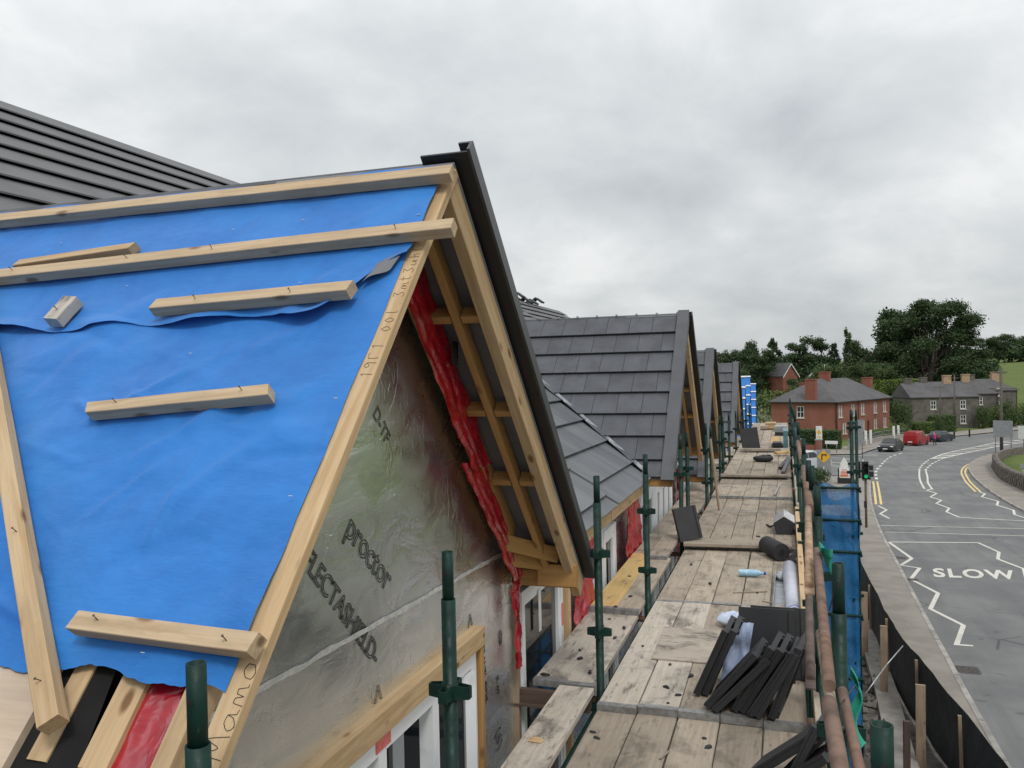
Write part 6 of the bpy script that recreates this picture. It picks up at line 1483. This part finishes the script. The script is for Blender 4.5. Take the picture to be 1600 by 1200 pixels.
# traffic light
g = gz(3.6, 42)+.11; T = thing('traffic_light', (3.6, 42, g), 'traffic light on a thin pole at the crossing showing green', 'traffic light'); F = face_frame(3.55, 42, g, -2)
part('pole', MB().tube((0, 0, 0), (0, 0, 3.1), .055, seg=12), plain('brown_grey_pole', (.17,.13,.11), (.12,.095,.08), 4, .6), T, F)
part('signal_head', MB().box((-.17, -.17, 2.28), (.13, .07, 3.12)), BLK, T, F)
GRN = bpy.data.materials.new('green_signal'); GRN.use_nodes = True; b = GRN.node_tree.nodes['Principled BSDF']; b.inputs['Base Color'].default_value = (.0,.35,.14,1); b.inputs['Emission Color'].default_value = (.02,1,.35,1); b.inputs['Emission Strength'].default_value = .35
vs, fs = lathe([(0, .0), (.085, 0), (.085, .015), (0, .03)], 16); MXR = M.Rotation(R_(90), 4, 'X')
for k, (z, mt) in enumerate(((2.93, DARKIN), (2.68, DARKIN), (2.43, GRN))):
    o = obj('lens', MB().add(vs, fs).mesh('lens', mt), F @ M.Translation(V((.02, -.172, z))) @ MXR, T)
    part('visor', MB().tube((.02, -.17, z), (.02, -.33, z+.01), .115, .115, seg=14, cap=False), BLK, T, F)
part('side_head', MB().box((.15, -.30, 2.42), (.34, .0, 2.66)).box((.15, -.26, 2.72), (.33, .0, 2.95)), BLK, T, F); part('mount', MB().tube((-.10, -.05, 2.2), (-.10, -.05, 3.2), .03, seg=8), GALV, T, F); part('backing_board', MB().box((-.40, .08, 2.30), (-.20, .12, 3.1)), BLK, T, F)
part('push_button', MB().box((-.09, -.12, .95), (.03, -.05, 1.25)), BLK, T, F)
def sign_post(x, y, h, w, sh, mats, label, ang=-15, nm='street_sign', plate_z=None, two=False):
    g = gz(x, y); T = thing(nm, (x, y, g), label, 'sign'); F = face_frame(x, y, g, ang)
    if two:
        for s in (-.4, .4): part('post', MB().tube((s*w, .05, 0), (s*w, .05, h), .04), POLEG, T, F)
    else: part('post', MB().tube((0, .06, 0), (0, .06, h), .04), POLEG, T, F)
    part('plate', MB().box((-w/2, -.02, h-sh), (w/2, .02, h)), mats[0], T, F)
    return T, F
T, F = sign_post(3.4, 93, 3.3, .62, 1.35, [WHITE], 'narrow white and yellow sign on a grey post before the hedge'); part('emblem', MB().poly([(0, -.025, 2.35), (.24, -.025, 2.65), (0, -.025, 2.95), (-.24, -.025, 2.65)], (0, -.01, 0)).box((-.2, -.035, 2.1), (.2, -.025, 2.22)), YELL, T, F)
sign_post(4.9, 99.0, 1.45, 1.35, .36, [WHITE], 'low white street name plate on two posts before the dark hedge', two=True)
sign_post(22.4, 101.5, 3.6, 1.9, 1.8, [GREYM], 'large grey back of a road sign at the right bend', ang=-28, two=True); sign_post(24.4, 101.8, 3.0, 1.0, 1.4, [WHITE], 'white road sign at the right edge beside the larger grey back', ang=-28)
sign_post(14.75, 61.8, 1.75, .30, .25, [GALV], 'short galvanised post on the pavement by the stone wall'); sign_post(7.0, 92, 4.0, 1.3, 2.6, [GREYM], 'tall pale grey sign back standing right of the dark hedge', two=True)
def pole(x, y, h, label, r=.16):
    g = gz(x, y); T = thing('utility_pole', (x, y, g), label, 'pole', 'timber utility poles'); MB().tube((x, y, g-.3), (x+.05, y, g+h), r, r*.65, seg=10).build('shaft', POLEW, T); beam('cross_arm', (x-.8, y, g+h-.5), (x+.8, y+.2, g+h-.5), .1, .1, POLEW, T); return T
pole(22.9, 104.5, 9.4, 'tall brown utility pole beside the grey sign back at the bend', .18); pole(26.4, 151, 9.0, 'utility pole in front of the long stone house'); pole(37.0, 168, 9.5, 'utility pole in front of the smaller stone house'); pole(24.2, 150.5, 7.5, 'second slim pole left along the stone house front', .11)
# gate pillars and garden wall
T = thing('gate_pillars', (2.3, 103.5, gz(2.3, 103.5)), 'low red brick gate pillars and wall at the side road', 'wall'); F = Loc((1.2, 104.2, gz(2, 104)), -20)
for u in (0, 2.3): lbox(MB(), F, (u, 0, -.3), (u+.6, .6, 1.3)).build('pillar', BRICK2, T); lbox(MB(), F, (u-.06, -.06, 1.3), (u+.66, .66, 1.42)).build('cap_stone', KERB, T)
lbox(MB(), F, (.6, .15, -.3), (2.3, .45, .7)).build('low_wall', BRICK2, T)
T = thing('garden_railing', (11, 118, -7.9), 'pale garden railing and gate posts along the brick house', 'fence'); pts = [(7.0, 104.5), (10.0, 115.5), (12.6, 124.5), (16.6, 131.5)]
for a, b in zip(pts[:-1], pts[1:]):
    A, B = V((*a, gz(*a)+.1)), V((*b, gz(*b)+.1)); n = 14
    mb = MB(); m, L = frame_of(A, B); mb.box((0, -.1, -.2), (L, .1, .55), mat=m); mb.build('plinth', CONC, T)
    for h in (.75, 1.25): beam('rail', A+V((0, 0, h)), B+V((0, 0, h)), .05, .05, GREYM, T)
    for k in range(n): p = A.lerp(B, k/n); beam('baluster', p+V((0, 0, .5)), p+V((0, 0, 1.3)), .03, .03, GREYM, T, up=(0, 1, 0))
for (x, y) in ((9.8, 114.6), (10.6, 117.0), (14.6, 128), (15.4, 129.6)): beam('gate_post', (x, y, gz(x, y)), (x, y, gz(x, y)+1.9), .3, .3, WHITE, T, up=(0, 1, 0))
# stone wall round the green at the right
SW = thing('stone_wall', (16, 74, -6.6), 'dark curved stone wall edging the green on the right', 'wall'); WL = [(14.3,20),(14.45,40),(14.5,56),(14.65,62),(15.05,68),(16.1,75.5),(17.8,84),(20.6,92),(24,97),(29,100)]
WSTN = plain('wall_stone', (.15,.13,.11), (.085,.075,.065), 3, .95, bmp=.6, bscale=9, bdist=.05, rand=.5)
Q = resample(WL, .25); stm = [MB().bar(.46, .30, .22, .03).mesh('stone', WSTN) for _ in range(2)]; acc = 0; last = None; cnt = 0
vs = []
for q in Q: z = gz(q.x, q.y)+.1; vs += [(q.x+.02, q.y, z-.3), (q.x+.02, q.y, z+.98), (q.x+.34, q.y, z+.98), (q.x+.34, q.y, z-.3)]
fs = [(4*i+j, 4*i+j+1, 4*i+5+j, 4*i+4+j) for i in range(len(Q)-1) for j in range(3)]; MB().add(vs, fs).build('wall_core', WSTN, SW)
for row in range(5):
    d = 0; nxt = 58.5+.23*(row % 2); prev = Q[0]
    for a, b in zip(Q[:-1], Q[1:]):
        if a.y < nxt or a.y > 86: continue
        L = rnd.uniform(.42, .62); e = a+(b-a).normalized()*L; p0 = V((a.x+.06, a.y, gz(a.x, a.y)+.17+row*.21)); p1 = V((e.x+.06, e.y, gz(e.x, e.y)+.17+row*.21))
        m, _ = frame_of(p0, p1); obj('stone', stm[row % 2], m @ M.Scale(rnd.uniform(.9, 1.05)*min(1.3, L/.47), 4, (1, 0, 0)), SW); nxt = a.y+(b-a).normalized().y*(L+.03)
sheet('green_lawn', rng(14.6, 60, 1.5), rng(20, 100, 2), .55, GRASS, fn=lambda x, y: 0 if x > lerp_line(WL, y)+.3 else -1.2)
# bollards
for (x, y, lb) in ((22.6, 129.8, 'black bollard at the kerb beyond the blue car'), (25.4, 134.5, 'farther bollard near the stone house corner')): 
    g = gz(x, y); mb = MB(); vs, fs = lathe([(0, 0), (.12, 0), (.11, .9), (.14, .95), (.10, 1.1), (0, 1.15)], 10); tag(obj('bollard', mb.add(vs, fs, 0, True).mesh('bollard', BLK), M.Translation(V((x, y, g)))), lb, 'bollard', 'bollards at the kerb')
# person in pink crossing behind the van
def person(x, y, ang):
    g = gz(x, y)+.01
    J = {'pel': (0,0,.92), 'chest': (0,.02,1.28), 'neck': (0,.02,1.45), 'head': (0,.04,1.58), 'top': (0,.04,1.70), 'lh': (.09,0,.88), 'lk': (.10,.10,.50), 'la': (.10,.04,.08), 'lt': (.10,.20,.04), 'rh': (-.09,0,.88), 'rk': (-.10,-.02,.48), 'ra': (-.10,-.16,.10), 'rt': (-.10,-.02,.03), 'ls': (.18,.02,1.38), 'le': (.23,-.05,1.12), 'lw': (.22,.06,.90), 'rs': (-.18,.02,1.38), 're': (-.23,.06,1.12), 'rw': (-.21,.20,.94)}
    E = [('pel','chest'),('chest','neck'),('neck','head'),('head','top'),('pel','lh'),('lh','lk'),('lk','la'),('la','lt'),('pel','rh'),('rh','rk'),('rk','ra'),('ra','rt'),('chest','ls'),('ls','le'),('le','lw'),('chest','rs'),('rs','re'),('re','rw')]
    rad = {'pel': .15, 'chest': .16, 'neck': .06, 'head': .10, 'top': .08, 'lh': .10, 'rh': .10, 'lk': .065, 'rk': .065, 'la': .05, 'ra': .05, 'lt': .04, 'rt': .04, 'ls': .075, 'rs': .075, 'le': .05, 're': .05, 'lw': .035, 'rw': .035}
    names = list(J); me = bpy.data.meshes.new('body'); me.from_pydata([J[k] for k in names], [(names.index(a), names.index(b)) for a, b in E], [])
    o = bpy.data.objects.new('person', me); col.objects.link(o); md = o.modifiers.new('s', 'SKIN'); sk = me.skin_vertices[0].data if me.skin_vertices else None
    if sk is None:
        bm = bmesh.new(); bm.from_mesh(me); bm.verts.layers.skin.verify(); bm.to_mesh(me); bm.free(); sk = me.skin_vertices[0].data
    for i, k in enumerate(names): sk[i].radius = (rad[k], rad[k]); sk[i].use_root = (k == 'pel')
    sb = o.modifiers.new('b', 'SUBSURF'); sb.levels = 1; sb.render_levels = 1; bpy.context.view_layer.update()
    fin = bpy.data.meshes.new_from_object(o.evaluated_get(bpy.context.evaluated_depsgraph_get())); bpy.data.objects.remove(o)
    mats = [plain('skin_tone', (.50,.33,.25), (.45,.29,.22), 9, .6), plain('pink_top', (.55,.05,.24), (.45,.04,.20), 9, .8), plain('dark_leggings', (.03,.03,.04), (.025,.025,.03), 9, .8), plain('brown_hair', (.06,.04,.03), (.04,.03,.02), 30, .7)]
    fin.materials.clear(); [fin.materials.append(m) for m in mats]
    for p in fin.polygons: p.use_smooth = True; c = p.center; p.material_index = 3 if c.z > 1.60 and c.y < .09 else 0 if c.z > 1.46 or (abs(c.x) > .19 and c.z < .97) else 1 if c.z > .86 else 2
    tag(obj('person', fin, M.Translation(V((x, y, g))) @ M.Rotation(R_(ang), 4, 'Z')), 'person in a pink top and dark leggings walking by the parked cars', 'person')
person(17.9, 115.6, 110)
